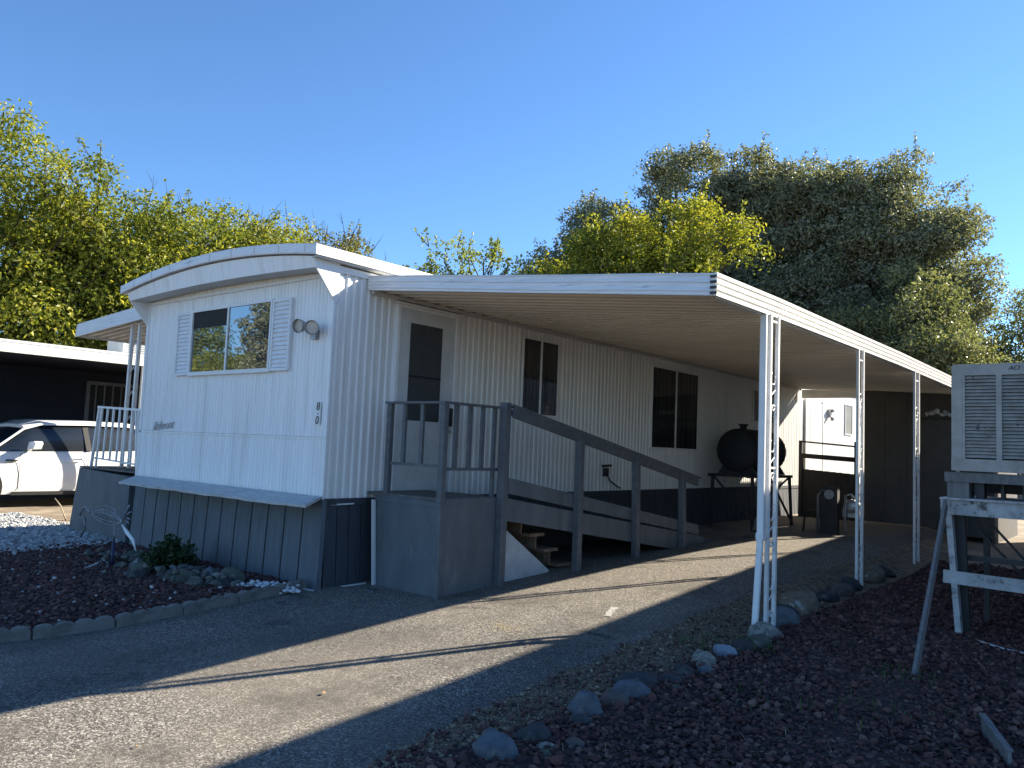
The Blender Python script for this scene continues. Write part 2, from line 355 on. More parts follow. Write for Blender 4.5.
scatter('pale_gravel', pts, sz, gravw_m, 'pale grey gravel in front of the parked white car', var1, .8)
pts = []; sz = []
for _ in range(15000):                        # verge between the asphalt and the border rocks
    y = 1.8+7.2*random.random()**1.3; r = redge(y)
    x = r+.015+random.random()*(-2.70-r)
    addp(x, y, random.uniform(.002, .008)*(2.4 if random.random() < .04 else 1), .3)
for _ in range(260):
    y = 1.8+10*random.random(); addp(redge(y)-random.expovariate(14), y, random.uniform(.003, .007), .5)
for _ in range(70):                           # crumbs on the asphalt
    x = random.uniform(-6.2, -3.5); y = random.uniform(1.5, 10); addp(x, y, random.uniform(.004, .010), .8)
scatter('verge_gravel', pts, sz, grit_m, 'fine brown grit between the asphalt edge and the border rocks', var1, .8)
pts = []; sz = []
for _ in range(900):
    y = 1.9+5.5*random.random()**1.2; r = redge(y); c = .5+.5*noise.noise(Vector((y*3, 7, 1)))
    x = -2.72-(-2.72-r)*random.random()**(1.0 if c > .55 else 2.2); addp(x, y, random.uniform(.006, .020), .5)
scatter('strayed_cinders', pts, sz, cinder_m, 'dark cinders strayed over the grit beside the driveway edge', varj, .9)
pts = []; sz = []
for _ in range(75):
    u = random.random(); x = -7.05+.62*u+random.gauss(0, .03); y = 4.52+.14*u+random.gauss(0, .07)
    pts.append((x, y, H(x, y)+.03+abs(random.gauss(0, .02)))); sz.append(random.uniform(.018, .034))
for _ in range(0):
    x = random.uniform(-7.85, -7.6); y = 4.28+random.gauss(0, .05); pts.append((x, y, H(x, y)+.16+random.uniform(0, .05))); sz.append(random.uniform(.02, .04))
scatter('white_pebbles', pts, sz, pebw, 'small white pebbles heaped at the foot of the grey skirting', var1, .8, smooth=True)

pts = []; sz = []
for _ in range(150):
    k = random.random(); x = random.choice([random.gauss(-8.9, .3), random.gauss(-7.55, .28), random.gauss(-8.2, .4)]); y = 4.28+random.gauss(0, .13)
    pts.append((x, y, H(x, y)+random.uniform(.03, .13))); sz.append(random.uniform(.025, .055))
scatter('rubble', pts, sz, islandmat('grey_rubble', [(.10,.11,.10),(.06,.07,.07),(.17,.17,.15),(.09,.08,.07)], .9, .6, 40), 'small grey rubble filling the gaps of the rock pile by the shrub', varj, .8)
# straw, litter
def blades(name, pts, m, label, h=(.04,.12), w=.0025, lean=1.2, seed=1):
    Vs = []; Fs = []
    for (x, y, z) in pts:
        a = random.uniform(0, 6.283); l = random.uniform(*h); t = lean*(1-.35*random.random()**2) if lean > 1.3 else random.random()*lean
        d = Vector((math.cos(a)*math.sin(t), math.sin(a)*math.sin(t), math.cos(t))); s = Vector((-math.sin(a), math.cos(a), 0))*w
        p = Vector((x, y, z)); q = p+d*l*.55; r = p+d*l-Vector((0,0,l*.12*t)); n = len(Vs)
        Vs += [p-s, p+s, q+s*.8, q-s*.8, r+s*.3, r-s*.3]; Fs += [(n, n+1, n+2, n+3), (n+3, n+2, n+4, n+5)]
    return tag(npmesh(name, [tuple(v) for v in Vs], Fs, m), label, kind='stuff')
bp = []
for _ in range(1100):
    y = 2.7+6*random.random()**1.4; x = random.uniform(-2.7, -.121*y+.1); bp.append((x, y, H(x, y)+.035))
for _ in range(2200):
    y = 1.8+7*random.random()**1.3; r = redge(y); x = random.uniform(r, -2.75); bp.append((x, y, H(x, y)+.01))
blades('straw_litter', bp, straw, 'dry straw stalks scattered over the cinders and verge', (.03,.10), .0014, 1.6)
green_w = leafmat('weed_green', [(.03,.06,.02),(.05,.10,.03),(.08,.13,.04)], .3)
bp = []
for cx, cy, n, r in ((-2.62,6.35,110,.10),(-1.52,6.35,70,.14),(-3.0,6.1,40,.12),(-1.45,5.35,60,.18),(-1.9,4.9,30,.2)):
    for _ in range(n): bp.append((cx+random.gauss(0, r), cy+random.gauss(0, r), H(cx, cy)+.02))
blades('low_weeds', bp, green_w, 'small green weeds sprouting among the dark cinders', (.03,.10), .005, 1.1)
bp = []
for _ in range(200): bp.append((-4.17+random.gauss(0,.16)*.7, 5.13+random.gauss(0,.10), H(-4.17,5.13)+.008))
blades('straw_patch', bp, straw, 'patch of yellow straw lying on the sunlit asphalt', (.02,.06), .0022, 1.6)
LV = []; LF = []
for _ in range(46):
    if random.random() < .5: x = random.uniform(-6.2, -3.4); y = random.uniform(1.6, 9)
    else: x = random.uniform(-2.6, -1); y = random.uniform(3, 8)
    z = H(x, y)+(.02 if x < -2.9 else .05); a = random.uniform(0, 6.28); s = random.uniform(.010, .022); n = len(LV)
    c = Vector((math.cos(a), math.sin(a), random.uniform(-.3,.3)))*s; d = Vector((-math.sin(a), math.cos(a), random.uniform(-.4,.4)))*s*.6
    p = Vector((x, y, z)); LV += [tuple(p-c), tuple(p+d), tuple(p+c), tuple(p-d)]; LF.append((n, n+1, n+2, n+3))
tag(npmesh('fallen_leaves', LV, LF, leafdeb), 'brown dead leaves scattered over the driveway', kind='stuff')
# old painted mark on the asphalt
mk = []
for i in range(9):
    t = i/8; x = -3.93+.13*t+.006*math.sin(i*2); y = 6.33-.33*t; w = .030+.006*math.sin(i*1.7)
    mk.append([(x-w, y, H(x, y)+.0105), (x+w, y+.02, H(x, y)+.0105)])
tag(MB().sheet(mk).build('painted_mark', mat('worn_paint', (.42,.41,.38), (.20,.19,.18), .9, ns=40, lo=.4, hi=.6)), kind='structure')

# ------------------------------------------------------------------ border rocks, each a thing
def rock(x, y, sx, sy, sz_, rz, c, label, group, seed, zoff=0, name='border_rock'):
    import bmesh
    m = ROCKM[c]; bm = bmesh.new(); bmesh.ops.create_icosphere(bm, subdivisions=4, radius=1); off = Vector((seed*3.7, seed*1.9, seed))
    rr = random.Random(seed); planes = [(Vector((rr.gauss(0,1), rr.gauss(0,1), rr.gauss(0,1))).normalized(), rr.uniform(.62,.9)) for _ in range(7)]
    for v in bm.verts:
        d = v.co.normalized(); p = d*(1+.22*noise.noise(d*1.2+off)+.10*noise.noise(d*3+off))
        for n, k in planes:
            t = p.dot(n)
            if t > k: p = p - n*(t-k)*.75
        p = p*(1+.07*noise.noise(d*5+off)+.05*noise.noise(d*11+off)+.02*noise.noise(d*25+off)); v.co = Vector((p.x*sx, p.y*sy, p.z*sz_))
    bm.transform(Matrix.Rotation(rz, 4, 'Z')); me = bpy.data.meshes.new(name); bm.to_mesh(me); bm.free()
    for p in me.polygons: p.use_smooth = True
    me.materials.append(m); o = bpy.data.objects.new(name, me); col.objects.link(o); o.location = (x, y, H(x, y)+sz_*.30+.01+zoff)
    return tag(o, label, 'rock', group)
ROCKM = {
 'blue': mat('rock_bluegrey', (.11,.13,.15), (.055,.065,.08), .8, ns=7, c3=(.23,.22,.19), ns3=5, lo3=.58, hi3=.74, bump=.7, bs=25),
 'dark': mat('rock_dark', (.05,.052,.056), (.025,.027,.03), .85, ns=7, c3=(.23,.22,.19), ns3=5, lo3=.58, hi3=.74, bump=.7, bs=25),
 'tan':  mat('rock_tan', (.22,.18,.13), (.10,.085,.065), .85, ns=7, bump=.8, bs=25, c3=(.34,.33,.29), ns3=12, lo3=.58, hi3=.64),
 'pale': mat('rock_speckled', (.27,.26,.22), (.12,.12,.105), .8, ns=22, lo=.42, hi=.56, bump=.5, bs=30),
 'sky':  mat('rock_smooth_blue', (.25,.29,.35), (.15,.18,.23), .45, ns=4, bump=.15, bs=25),
 'rose': mat('rock_brownish', (.12,.09,.08), (.06,.045,.042), .85, ns=7, c3=(.23,.22,.19), ns3=5, lo3=.58, hi3=.74, bump=.8, bs=25),
 'green':mat('rock_greenish', (.10,.11,.085), (.045,.052,.04), .85, ns=9, c3=(.23,.22,.19), ns3=5, lo3=.58, hi3=.74, bump=.8, bs=25)}
RS = 1.22
GR = 'rocks bordering the right cinder bed'
for i, a in enumerate([
 (-2.60,3.16,.105,.085,.085,.3,'blue','flat-topped grey boulder nearest the camera at the driveway edge'),
 (-2.62,3.46,.075,.06,.07,1.0,'dark','dark lump of rock just behind the flat-topped nearest boulder'),
 (-2.50,3.42,.042,.035,.032,.6,'pale','small pale stone with a lighter face beside the dark lump of rock'),
 (-2.44,3.33,.030,.036,.028,.1,'green','tiny greenish stone in front of the small pale stone'),
 (-2.42,3.55,.048,.042,.035,.9,'rose','low brown stone between the dark lump and the leaning blue rock'),
 (-2.66,4.00,.082,.060,.095,.7,'blue','upright blue-grey rock leaning over a small dark stone'),
 (-2.60,3.86,.050,.045,.045,.2,'dark','small dark stone at the foot of the upright blue-grey rock'),
 (-2.64,4.28,.075,.055,.060,.4,'rose','pinkish brown rock between the upright rock and the wide flat rock'),
 (-2.66,4.50,.12,.075,.075,.9,'blue','wide flat blue-grey rock next to the pinkish brown rock'),
 (-2.76,4.78,.13,.085,.060,.8,'dark','low slab of dark grey rock at the verge'),
 (-2.64,4.98,.075,.055,.045,.3,'dark','dark wedge-shaped rock beside the low slab'),
 (-2.52,4.86,.032,.030,.030,.3,'green','small greenish stone set against the dark wedge-shaped rock'),
 (-2.66,5.22,.11,.065,.055,1.9,'dark','dark pointed rock before the speckled oval rock'),
 (-2.56,5.36,.050,.042,.042,.5,'blue','small round grey stone touching the speckled oval rock'),
 (-2.68,5.58,.125,.075,.065,2.2,'pale','speckled cream oval rock in the border row'),
 (-2.70,5.96,.080,.062,.062,.5,'sky','smooth pale blue rounded rock in the border row'),
 (-2.66,6.18,.095,.070,.070,1.3,'dark','dark blocky rock between the pale blue rock and the post stones'),
 (-2.64,6.48,.15,.085,.060,1.8,'green','long low greenish rock in front of the first carport post'),
 (-2.72,6.86,.13,.10,.085,.9,'pale','pale lumpy rock at the foot of the first carport post'),
 (-2.80,7.42,.15,.10,.12,.7,'blue','blue-grey rock just behind the first carport post'),
 (-2.92,7.80,.10,.08,.10,.2,'dark','dark rock between the blue-grey rock and the big tan boulder'),
 (-2.96,8.35,.27,.17,.13,1.9,'tan','big tan boulder midway between the first and second carport posts'),
 (-2.98,9.15,.16,.10,.08,1.2,'dark','layered dark rock beyond the big tan boulder'),
 (-2.97,9.65,.15,.10,.09,.4,'rose','brown rock close in front of the second carport post'),
 (-3.02,10.15,.13,.10,.10,.9,'dark','dark rock at the foot of the second carport post'),
 (-3.05,11.2,.24,.15,.13,1.8,'tan','tan boulder half buried behind the second carport post'),
 (-3.06,11.75,.14,.11,.09,.5,'dark','dark rock beyond the second carport post before the last one')]):
    rock(a[0], a[1], a[2]*RS, a[3]*RS, a[4]*1.15, a[5], a[6], a[7], GR, 20+i)
GL = 'rocks piled around the green shrub'
for i, a in enumerate([
 (-9.25,4.52,.16,.11,.10,.4,'green','greenish rock at the left end of the pile behind the fish ornament'),
 (-8.95,4.42,.12,.10,.09,1.2,'blue','grey rock behind the pole of the fish ornament'),
 (-8.72,4.55,.15,.10,.13,.7,'green','mossy rock under the left leaves of the shrub'),
 (-8.62,4.22,.15,.10,.10,2.3,'pale','long pale rock in front of the shrub, left side'),
 (-8.35,4.12,.12,.10,.10,.4,'green','rounded rock in front of the shrub, centre'),
 (-8.14,3.99,.11,.09,.08,1.4,'dark','dark rock tucked in front of the shrub, right side'),
 (-7.98,4.40,.13,.10,.10,.3,'blue','grey rock close to the right of the shrub base'),
 (-7.80,4.18,.12,.09,.09,.9,'dark','dark rock at the front left of the right-hand rock heap'),
 (-7.66,4.50,.20,.12,.10,.1,'rose','long brown rock against the skirting in the right-hand heap'),
 (-7.62,4.22,.13,.10,.12,.9,'green','greenish rock under the white pebbles on the heap'),
 (-7.40,4.20,.12,.08,.07,.1,'green','low rock at the front of the right-hand heap'),
 (-7.28,4.52,.15,.10,.13,.5,'green','big mossy rock at the right end of the heap'),
 (-7.16,4.36,.10,.08,.08,1.5,'dark','dark rock between the mossy end rock and the white pebbles'),
 (-7.46,4.38,.10,.08,.13,.2,'blue','grey rock on top of the right-hand heap')]):
    rock(*a[:6], a[6], a[7], GL, 80+i)

# scalloped edging stones
EP = [(-6.60,2.02),(-6.48,2.42),(-6.40,2.98),(-6.44,3.55),(-6.49,4.10),(-6.55,4.66),(-6.60,4.90)]
names = ['nearest the left picture edge','second from the left edge','third from the left edge','fourth from the left edge','next to last before the house','shortest, last at the house corner']
for i in range(6):
    a = Vector((*EP[i], 0)); b = Vector((*EP[i+1], 0)); L_ = (b-a).length; d = (b-a).normalized(); n = Vector((-d.y, d.x, 0)); k = max(2, round(L_/.14))
    top = []; N_ = k*8
    for j in range(N_+1):
        t = j/N_; ph = abs(math.sin(math.pi*k*t)); top.append((t, .075+.025*ph**.6 - (.02 if j in (0, N_) else 0)))
    a2 = a+d*.006; b2 = b-d*.006; mb = MB(); Pm = []
    for off in (-.03, .03):
        Pm.append([a2+(b2-a2)*t+n*off for t, _ in top])
    V = []; z0 = H(a.x, a.y)-.02
    for j, (t, h) in enumerate(top):
        hz = H(Pm[0][j].x, Pm[0][j].y)+.004
        V += [Pm[0][j]+Vector((0,0,hz-.03)), Pm[0][j]+Vector((0,0,hz+h-.008)), Pm[0][j]+n*.010+Vector((0,0,hz+h)), Pm[1][j]-n*.010+Vector((0,0,hz+h)), Pm[1][j]+Vector((0,0,hz+h-.008)), Pm[1][j]+Vector((0,0,hz-.03))]
    F = []
    for j in range(N_):
        for q in range(5): F.append((j*6+q, j*6+q+1, (j+1)*6+q+1, (j+1)*6+q))
    F += [tuple(range(5, -1, -1)), tuple(N_*6+q for q in range(6))]
    mb.add(V, F); o = mb.build('edging_stone', conc, loc=(a.x, a.y, z0))
    tag(o, 'scalloped concrete edging stone along the left bed, '+names[i], 'edging stone', 'scalloped edging stones along the left bed')

# ------------------------------------------------------------------ the mobile home
HX, HL, FY, BY = -6.5, -10.4, 4.99, 24.0
ZB, ZT = .965, 3.30
home = thing('mobile_home', (-8.45, FY, 0), 'long white corrugated mobile home with grey skirting and a shuttered front window', 'mobile home')
def corr_wall(axis, c, a, b, z0, z1, pitch, depth, prof=(0,0,1,1), sgn=1):
    P0 = []; P1 = []; n = round(abs(b-a)/pitch); st = (b-a)/n
    fr_ = (0, .42, .55, .87)
    for i in range(n):
        for f, d in zip(fr_, prof):
            t = a+st*(i+f); o = c+sgn*d*depth
            p = (o, t) if axis == 'x' else (t, o)
            P0.append((*p, z0)); P1.append((*p, z1))
    return MB().sheet([P0, P1])
# side wall (faces +x), front wall (faces -y), plain hidden walls
corr_wall('x', HX-.012, FY, 13.0, ZB, ZT, .098, .013).build('side_wall', white, home); corr_wall('x', HX-.005, 13.0, BY, ZB, ZT, .098, .005).build('side_wall', white, home)
fwl = corr_wall('y', FY+.006, HL, HX-.006, 1.575, ZT, .062, .009, sgn=-1); fwl.build('front_wall', whiteF, home)
fwl = corr_wall('y', FY-.001, HL, HX-.006, ZB-.02, 1.56, .062, .009, sgn=-1); fwl.build('front_wall', whiteF, home)
MB().box(HL-.01, HX+.004, FY-.016, FY-.004, 1.553, 1.572).build('seam_trim', whiteF, home)
MB().box(HX-.016, HX+.006, FY-.012, FY+.012, ZB-.01, ZT).build('corner_trim', trim, home)
MB().box(HL-.03, HL+.035, FY-.016, FY+.03, ZB, ZT).build('corner_trim', trim, home)
MB().box(HL, HX-.03, BY-.02, BY, ZB, ZT).build('rear_wall', white, home)
MB().box(HL, HL+.02, FY+.03, BY-.02, ZB, ZT).build('left_wall', white, home)
# roof : bowed top, upper fascia, recessed eyebrow band, soffit
def arch(x): t = (x+8.43)/2.07; return 3.445+.16*(1-t*t)
RL, RR, RF = -10.54, -6.41, 4.66
xs = fr(RL, RR, 24)
mb = MB(); mb.sheet([[(x, RF, arch(x)) for x in xs], [(x, BY+.2, arch(x)) for x in xs]], True)
mb.sheet([[(x, RF+.012, arch(x)-.10) for x in xs], [(x, BY+.2, arch(x)-.10) for x in xs]], True)
roof = mb.build('roof', cream, home)
mb = MB(); mb.sheet([[(x, RF, arch(x)-.10) for x in xs], [(x, RF-.006, arch(x)-.085) for x in xs], [(x, RF-.006, arch(x)-.01) for x in xs], [(x, RF, arch(x)+.004) for x in xs]])
mb.build('front_fascia', fasciaF, roof)
mb = MB(); mb.box(RR, RR+.012, RF-.006, BY+.2, arch(RR)-.10, arch(RR)+.004); mb.box(RL-.012, RL, RF-.006, BY+.2, arch(RL)-.1, arch(RL)+.004)
for yy in (8.1, 11.7, 15.3): mb.box(RR+.012, RR+.016, yy, yy+.03, arch(RR)-.105, arch(RR)+.006)
mb.build('side_fascia', trim, roof)
for i in range(9):
    x = RL+.35+i*.45; MB().box(x, x+.008, RF-.009, RF-.006, arch(x)-.085, arch(x)-.01).build('joint_strip', soffit, roof)
ex = fr(-10.44, HX, 24); eb = lambda x: 3.245+.045*(1-((x+8.45)/1.97)**2)
mb = MB(); mb.sheet([[(x, 4.73, eb(x)) for x in ex], [(x, 4.70, arch(x)-.112) for x in ex]])
mb.build('eyebrow_panel', whiteF, home)
mb = MB(); mb.sheet([[(x, 4.73, eb(x)) for x in ex], [(x, FY, eb(x)+.01) for x in ex]])
mb.box(HX, RR-.003, RF+.02, BY, arch(RR)-.118, arch(RR)-.104)
mb.build('soffit', soffit, home)
mb = MB(); mb.box(HL, HX-.01, FY-.024, FY-.006, 3.215, 3.25); 
for i in range(26): mb.box(HL+.1+i*.15, HL+.112+i*.15, FY-.027, FY-.024, 3.225, 3.24)
mb.build('wall_head_trim', trim, home)
# side gussets that close the ends of the eyebrow
for x0, x1 in ((HX-.004, HX+.016), (HL-.016, HL-.032)):
    MB().prism([(x0, 4.70, 3.34), (x0, 4.73, 3.245), (x0, 4.985, 2.94), (x0, 5.02, 2.94), (x0, 5.02, 3.36)], (x1-x0, 0, 0)).build('gusset', trim, home)
    MB().box(min(x0,x1), max(x0,x1), 5.02, 5.5, 3.24, 3.36) if 0 else None
mb = MB().box(HX+.004, HX+.014, 5.02, 17.9, 3.25, 3.32); mb.build('side_head_trim', trim, home)
# front window
win = MB()
wx0, wx1, wz0, wz1 = -9.20, -7.56, 2.30, 3.03
win.box(wx0-.03, wx1+.03, FY-.045, FY-.01, wz0-.045, wz0); win.box(wx0-.03, wx1+.03, FY-.045, FY-.01, wz1, wz1+.03)
win.box(wx0-.03, wx0, FY-.045, FY-.01, wz0, wz1); win.box(wx1, wx1+.03, FY-.045, FY-.01, wz0, wz1)
win.box(-8.425, -8.395, FY-.043, FY-.012, wz0, wz1)
W = win.build('front_window', trim, home)
MB().box(wx0, -8.425, FY-.026, FY-.018, wz0, wz1-.20).build('pane', glassF, W)
MB().box(-8.395, wx1, FY-.032, FY-.024, wz0, wz1).build('pane', glassF, W)
MB().box(wx0, -8.425, FY-.026, FY-.018, wz1-.20, wz1).build('dark_blind', interior, W)
for x0, x1 in ((-9.575, -9.235), (-7.525, -7.185)):
    f = MB().box(x0, x0+.03, FY-.042, FY-.01, 2.265, 3.045); f.box(x1-.03, x1, FY-.042, FY-.01, 2.265, 3.045)
    f.box(x0+.03, x1-.03, FY-.042, FY-.01, 2.265, 2.295); f.box(x0+.03, x1-.03, FY-.042, FY-.01, 3.015, 3.045)
    sh = f.build('shutter', shutter_m, home)
    s = MB()
    for i in range(15):
        z = 2.30+i*.048; s.add([(x0+.03,FY-.036,z),(x1-.03,FY-.036,z),(x1-.03,FY-.018,z+.046),(x0+.03,FY-.018,z+.046),(x0+.03,FY-.014,z-.002),(x1-.03,FY-.014,z-.002)], [(0,1,2,3),(4,5,1,0)])
    s.build('slats', shutter_m, sh)
# twin floodlight
fl = MB().box(-6.80, -6.72, FY-.05, FY-.005, 2.57, 2.67).build('floodlight', metal_g, home)
for cx in (-6.88, -6.65):
    c = Vector((cx, FY-.15, 2.70 if cx < -6.8 else 2.67)); d = Vector((.75 if cx > -6.8 else .15, -1, -.15)).normalized(); a = Vector((-6.76, FY-.03, 2.63))
    lm = MB().tube([a, c-d*.06], .012, 6); lm.tube([c-d*.11, c-d*.09, c-d*.03, c+d*.01], [.02,.045,.066,.074], 18, caps=False)
    lm.tube([c+d*.01, c+d*.016], [.074,.070], 18, caps=False); lamp = lm.build('lamp_head', ac_m, fl)
    MB().tube([c-d*.02, c-d*.012], [.066,.066], 18).build('lamp_lens', mat('lamp_lens', (.55,.54,.50), (.34,.33,.31), .2), lamp)
# house digits and script
def text(body, size, loc, rot, m, name, parent, ext=.002, shear=0):
    cu = bpy.data.curves.new(name, 'FONT'); cu.body = body; cu.size = size; cu.extrude = ext; cu.shear = shear; cu.align_x = 'CENTER'
    o = bpy.data.objects.new(name, cu); col.objects.link(o)
    dg = bpy.context.evaluated_depsgraph_get(); me = bpy.data.meshes.new_from_object(o.evaluated_get(dg)); bpy.data.objects.remove(o)
    M = Matrix.Translation(Vector(loc)-root_loc(parent)) @ rot; me.transform(M); me.materials.clear(); me.materials.append(m)
    o = bpy.data.objects.new(name, me); col.objects.link(o); o.parent = parent; return o
RF_ = Matrix.Rotation(R(90), 4, 'X')
plate = MB().box(-6.685, -6.605, FY-.02, FY-.009, 1.70, 1.93).build('number_plate', trim, home)
text('8', .115, (-6.642, FY-.022, 1.845), RF_, digit_m, 'house_number', plate, shear=.1)
text('-', .08, (-6.65, FY-.022, 1.79), RF_ @ Matrix.Rotation(R(-30), 4, 'Z'), digit_m, 'house_number', plate)
text('0', .115, (-6.648, FY-.022, 1.705), RF_, digit_m, 'house_number', plate, shear=.1)
text('Belmont', .15, (-9.80, FY-.012, 1.60), RF_ @ Matrix.Rotation(R(4), 4, 'Z'), script_m, 'script_nameplate', home, shear=.45)
# ledge below the front wall
mb = MB(); Pt = []
for i in range(25):
    x = -10.38+i*(3.88/24); xf = -10.05+i*(3.72/24); sag = .003*math.sin(i*.9)+.003*math.sin(i*2.3); yf = 4.60 if i < 24 else 4.66
    Pt.append([(x, FY-.02, .985), (x, FY-.02, .965), (xf, yf, .902+sag), (xf, yf-.004, .928+sag), (x, FY-.02, .988)])
mb.sheet(Pt); mb.add([Pt[0][i] for i in range(4)], [(0,1,2,3)]); mb.add([Pt[-1][i] for i in range(4)], [(3,2,1,0)])
mb.build('drip_ledge', ledge_m, home)
# skirting : front boards with grooves, side boards
mb = MB(); n = 13; w = (HX+.01-HL)/n
for i in range(n):
    x0 = HL+i*w; sp = .01*random.random()
    zb = H(x0, FY)-.05
    mb.prism([(x0+.012, FY-.045-sp, zb), (x0+w-.012, FY-.045-sp, zb), (x0+w-.012, FY-.012, .965), (x0+.012, FY-.012, .965)], (0, .02, 0))
sk = mb.build('front_skirting', skirt_m, home); MB().box(HL, HX, FY+.012, FY+.02, 0, .96).build('skirting_backing', black_m, home)  # black sheet behind the boards paints the shade in their gaps
mb = MB(); mb.prism([(HX-.06, FY-.06, 0), (HX+.055, FY-.06, 0), (HX+.02, FY-.02, .955), (HX-.05, FY-.02, .955)], (0, .05, 0)); mb.build('skirting_corner', skirt_m, home)
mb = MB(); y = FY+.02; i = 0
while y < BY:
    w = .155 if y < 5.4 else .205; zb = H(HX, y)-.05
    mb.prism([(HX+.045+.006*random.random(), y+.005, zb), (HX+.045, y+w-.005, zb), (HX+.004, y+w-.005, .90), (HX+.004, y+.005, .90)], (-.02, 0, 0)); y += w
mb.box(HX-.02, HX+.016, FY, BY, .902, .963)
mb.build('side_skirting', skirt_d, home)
mb = MB(); mb.box(HL, HL+.02, FY, BY, 0, .96); mb.box(HL, HX-.03, BY-.02, BY, 0, .96); mb.build('rear_skirting', skirt_m, home)
mb = MB(); mb.bar((-6.315, 5.485, .96), (-6.245, 5.485, .11), .008, .055, up=(0,1,0)); mb.build('loose_trim_strip', trim, home)
mb = MB(); mb.bar((HX-.02, 5.0, .90), (HX+.05, 5.34, .912), .01, .014); mb.build('bent_trim_piece', pvc, home); MB().bar((-6.63, 4.86, .085), (-6.44, 4.89, .085), .03, .02).build('bent_trim_piece', pvc, home); MB().bar((HX+.10, 5.2, .10), (HX+.14, 5.47, .11), .02, .014).build('bent_trim_piece', pvc, home)

# door 1
def side_window(y0, y1, z0, z1, mull, name='side_window', glass=glassD, fm=trim, cur=True, fw=.022):
    f = MB(); x0, x1 = HX+.002, HX+.026
    f.box(x0, x1, y0-fw, y1+fw, z1, z1+fw); f.box(x0, x1, y0-fw, y1+fw, z0-fw, z0); f.box(x0, x1, y0-fw, y0, z0, z1); f.box(x0, x1, y1, y1+fw, z0, z1)
    if mull: f.box(x0, x1-.003, mull-.016, mull+.016, z0, z1)
    w = f.build(name, fm, home)
    seg = [(y0, mull), (mull, y1)] if mull else [(y0, y1)]
    for k, (a, b) in enumerate(seg):
        MB().box(HX+.004, HX+.012+.004*k, a+(.016 if k else 0), b-(.016 if mull and not k else 0), z0, z1).build('pane', glass, w)
    return w
d = MB(); x0, x1 = HX+.002, HX+.03
d.box(x0, x1, 5.86, 6.74, 1.0, 3.03)
door = d.build('entry_door', mat('door_white', (.60,.62,.62), (.52,.54,.54), .5), home)
f = MB(); f.box(HX+.002, HX+.04, 5.82, 5.86, 1.0, 3.06); f.box(HX+.002, HX+.04, 6.74, 6.79, 1.0, 3.06); f.box(HX+.002, HX+.055, 5.80, 6.81, 3.062, 3.085); f.box(HX+.002, HX+.04, 5.86, 6.74, 3.03, 3.06)
f.build('door_frame', trim, door)
MB().box(HX+.03, HX+.034, 6.02, 6.52, 1.80, 2.88).build('screen', mat('screen_mesh', (.055,.06,.065), (.045,.05,.052), .5), door)
MB().box(HX+.034, HX+.040, 6.02, 6.52, 2.28, 2.30).build('screen_bar', interior, door)
MB().bar((HX+.05, 6.60, 1.70), (HX+.05, 6.70, 1.70), .03, .03).build('door_handle', metal_g, door)
MB().box(HX+.036, HX+.09, 6.60, 6.69, 1.76, 1.97).build('lock_box', black_m, door)
side_window(8.05, 8.80, 2.0, 2.98, 8.43)
w3 = side_window(11.42, 13.02, 1.65, 2.955, 12.23)
side_window(15.50, 16.62, 2.28, 2.90, None)
side_window(21.4, 21.95, 2.25, 3.0, None, glass=glassmat('pale_window', (.25,.25,.24), .1, .2))
# curtains drawn behind the glass of the big window are dark stripes on a board set into the frame
d2 = MB().box(HX+.002, HX+.03, 18.5, 19.6, .98, 2.90).build('rear_door', trim, home)
f = MB(); f.box(HX+.002, HX+.04, 18.44, 18.5, .98, 2.95); f.box(HX+.002, HX+.04, 19.6, 19.66, .98, 2.95); f.box(HX+.03, HX+.036, 18.75, 19.35, 1.75, 2.75); f.build('door_frame', cream, d2)
l = MB().box(HX, HX+.08, 20.05, 20.15, 2.6, 2.8); l.tube([(HX+.08, 20.1, 2.75), (HX+.15, 20.1, 2.80)], [.03,.05], 10); l.tube([(HX+.08, 20.1, 2.62), (HX+.13, 20.0, 2.55)], [.025,.045], 10); l.build('wall_lamp', metal_g, home)
# outlet with a cord under the side window
o = MB().box(HX+.002, HX+.05, 10.03, 10.13, 1.18, 1.30); o.tube([(HX+.05, 10.08, 1.2), (HX+.09, 10.1, 1.12), (HX+.08, 10.3, 1.04), (HX+.05, 10.45, 1.0)], .012, 6); o.tube([(HX+.03, 9.98, 1.33), (HX+.07, 10.15, 1.34)], .02, 6); o.build('outdoor_outlet', black_m, home)

# ------------------------------------------------------------------ the carport
carport = thing('carport', (-2.977, 7.0, 0), 'white metal carport with ribbed roof on slim ornamental posts beside the mobile home', 'carport')
A0 = Vector((-6.49, 5.40, 3.135)); A1 = Vector((-2.825, 5.96, 2.845)); YE = 18.1
def bx_(y): return float(np.interp(y, [7.3, 10.4], [-2.825, -2.977]))
def bz_(y): return float(np.interp(y, [5.9, 7.2, 10.6, 13.5, 15.8, 18.1], [2.84, 2.855, 2.945, 2.945, 2.92, 2.90]))
def pan(y, t): return 3.135+(bz_(y)+.012-3.135)*t
def fronty(t): return 5.40+.56*t
mb = MB(); n = 62; ts_ = fr(0, 1, 8)
def cpt(u, t, dz):
    y = fronty(t)+.03+(YE-fronty(t)-.03)*u; return (-6.485+(bx_(y)-.012+6.485)*t, y, pan(y, t)+dz)
rows = []
prof = ((0, 0), (.30, 0), (.36, .05), (.52, .05), (.58, 0), (.88, 0), (.90, -.016), (.98, -.016), (1.0, 0))
for i in range(n):
    for f_, dz in prof[:-1]:
        u = (i+f_)/n; rows.append([cpt(u, t, dz+.02) for t in ts_])
mb.sheet(rows); rp = mb.build('roof_panels', ceil_m, carport)
rows = [[cpt(u, t, .115) for t in ts_] for u in fr(0, 1, 12)]
MB().sheet(rows).build('roof_top', cream, carport)
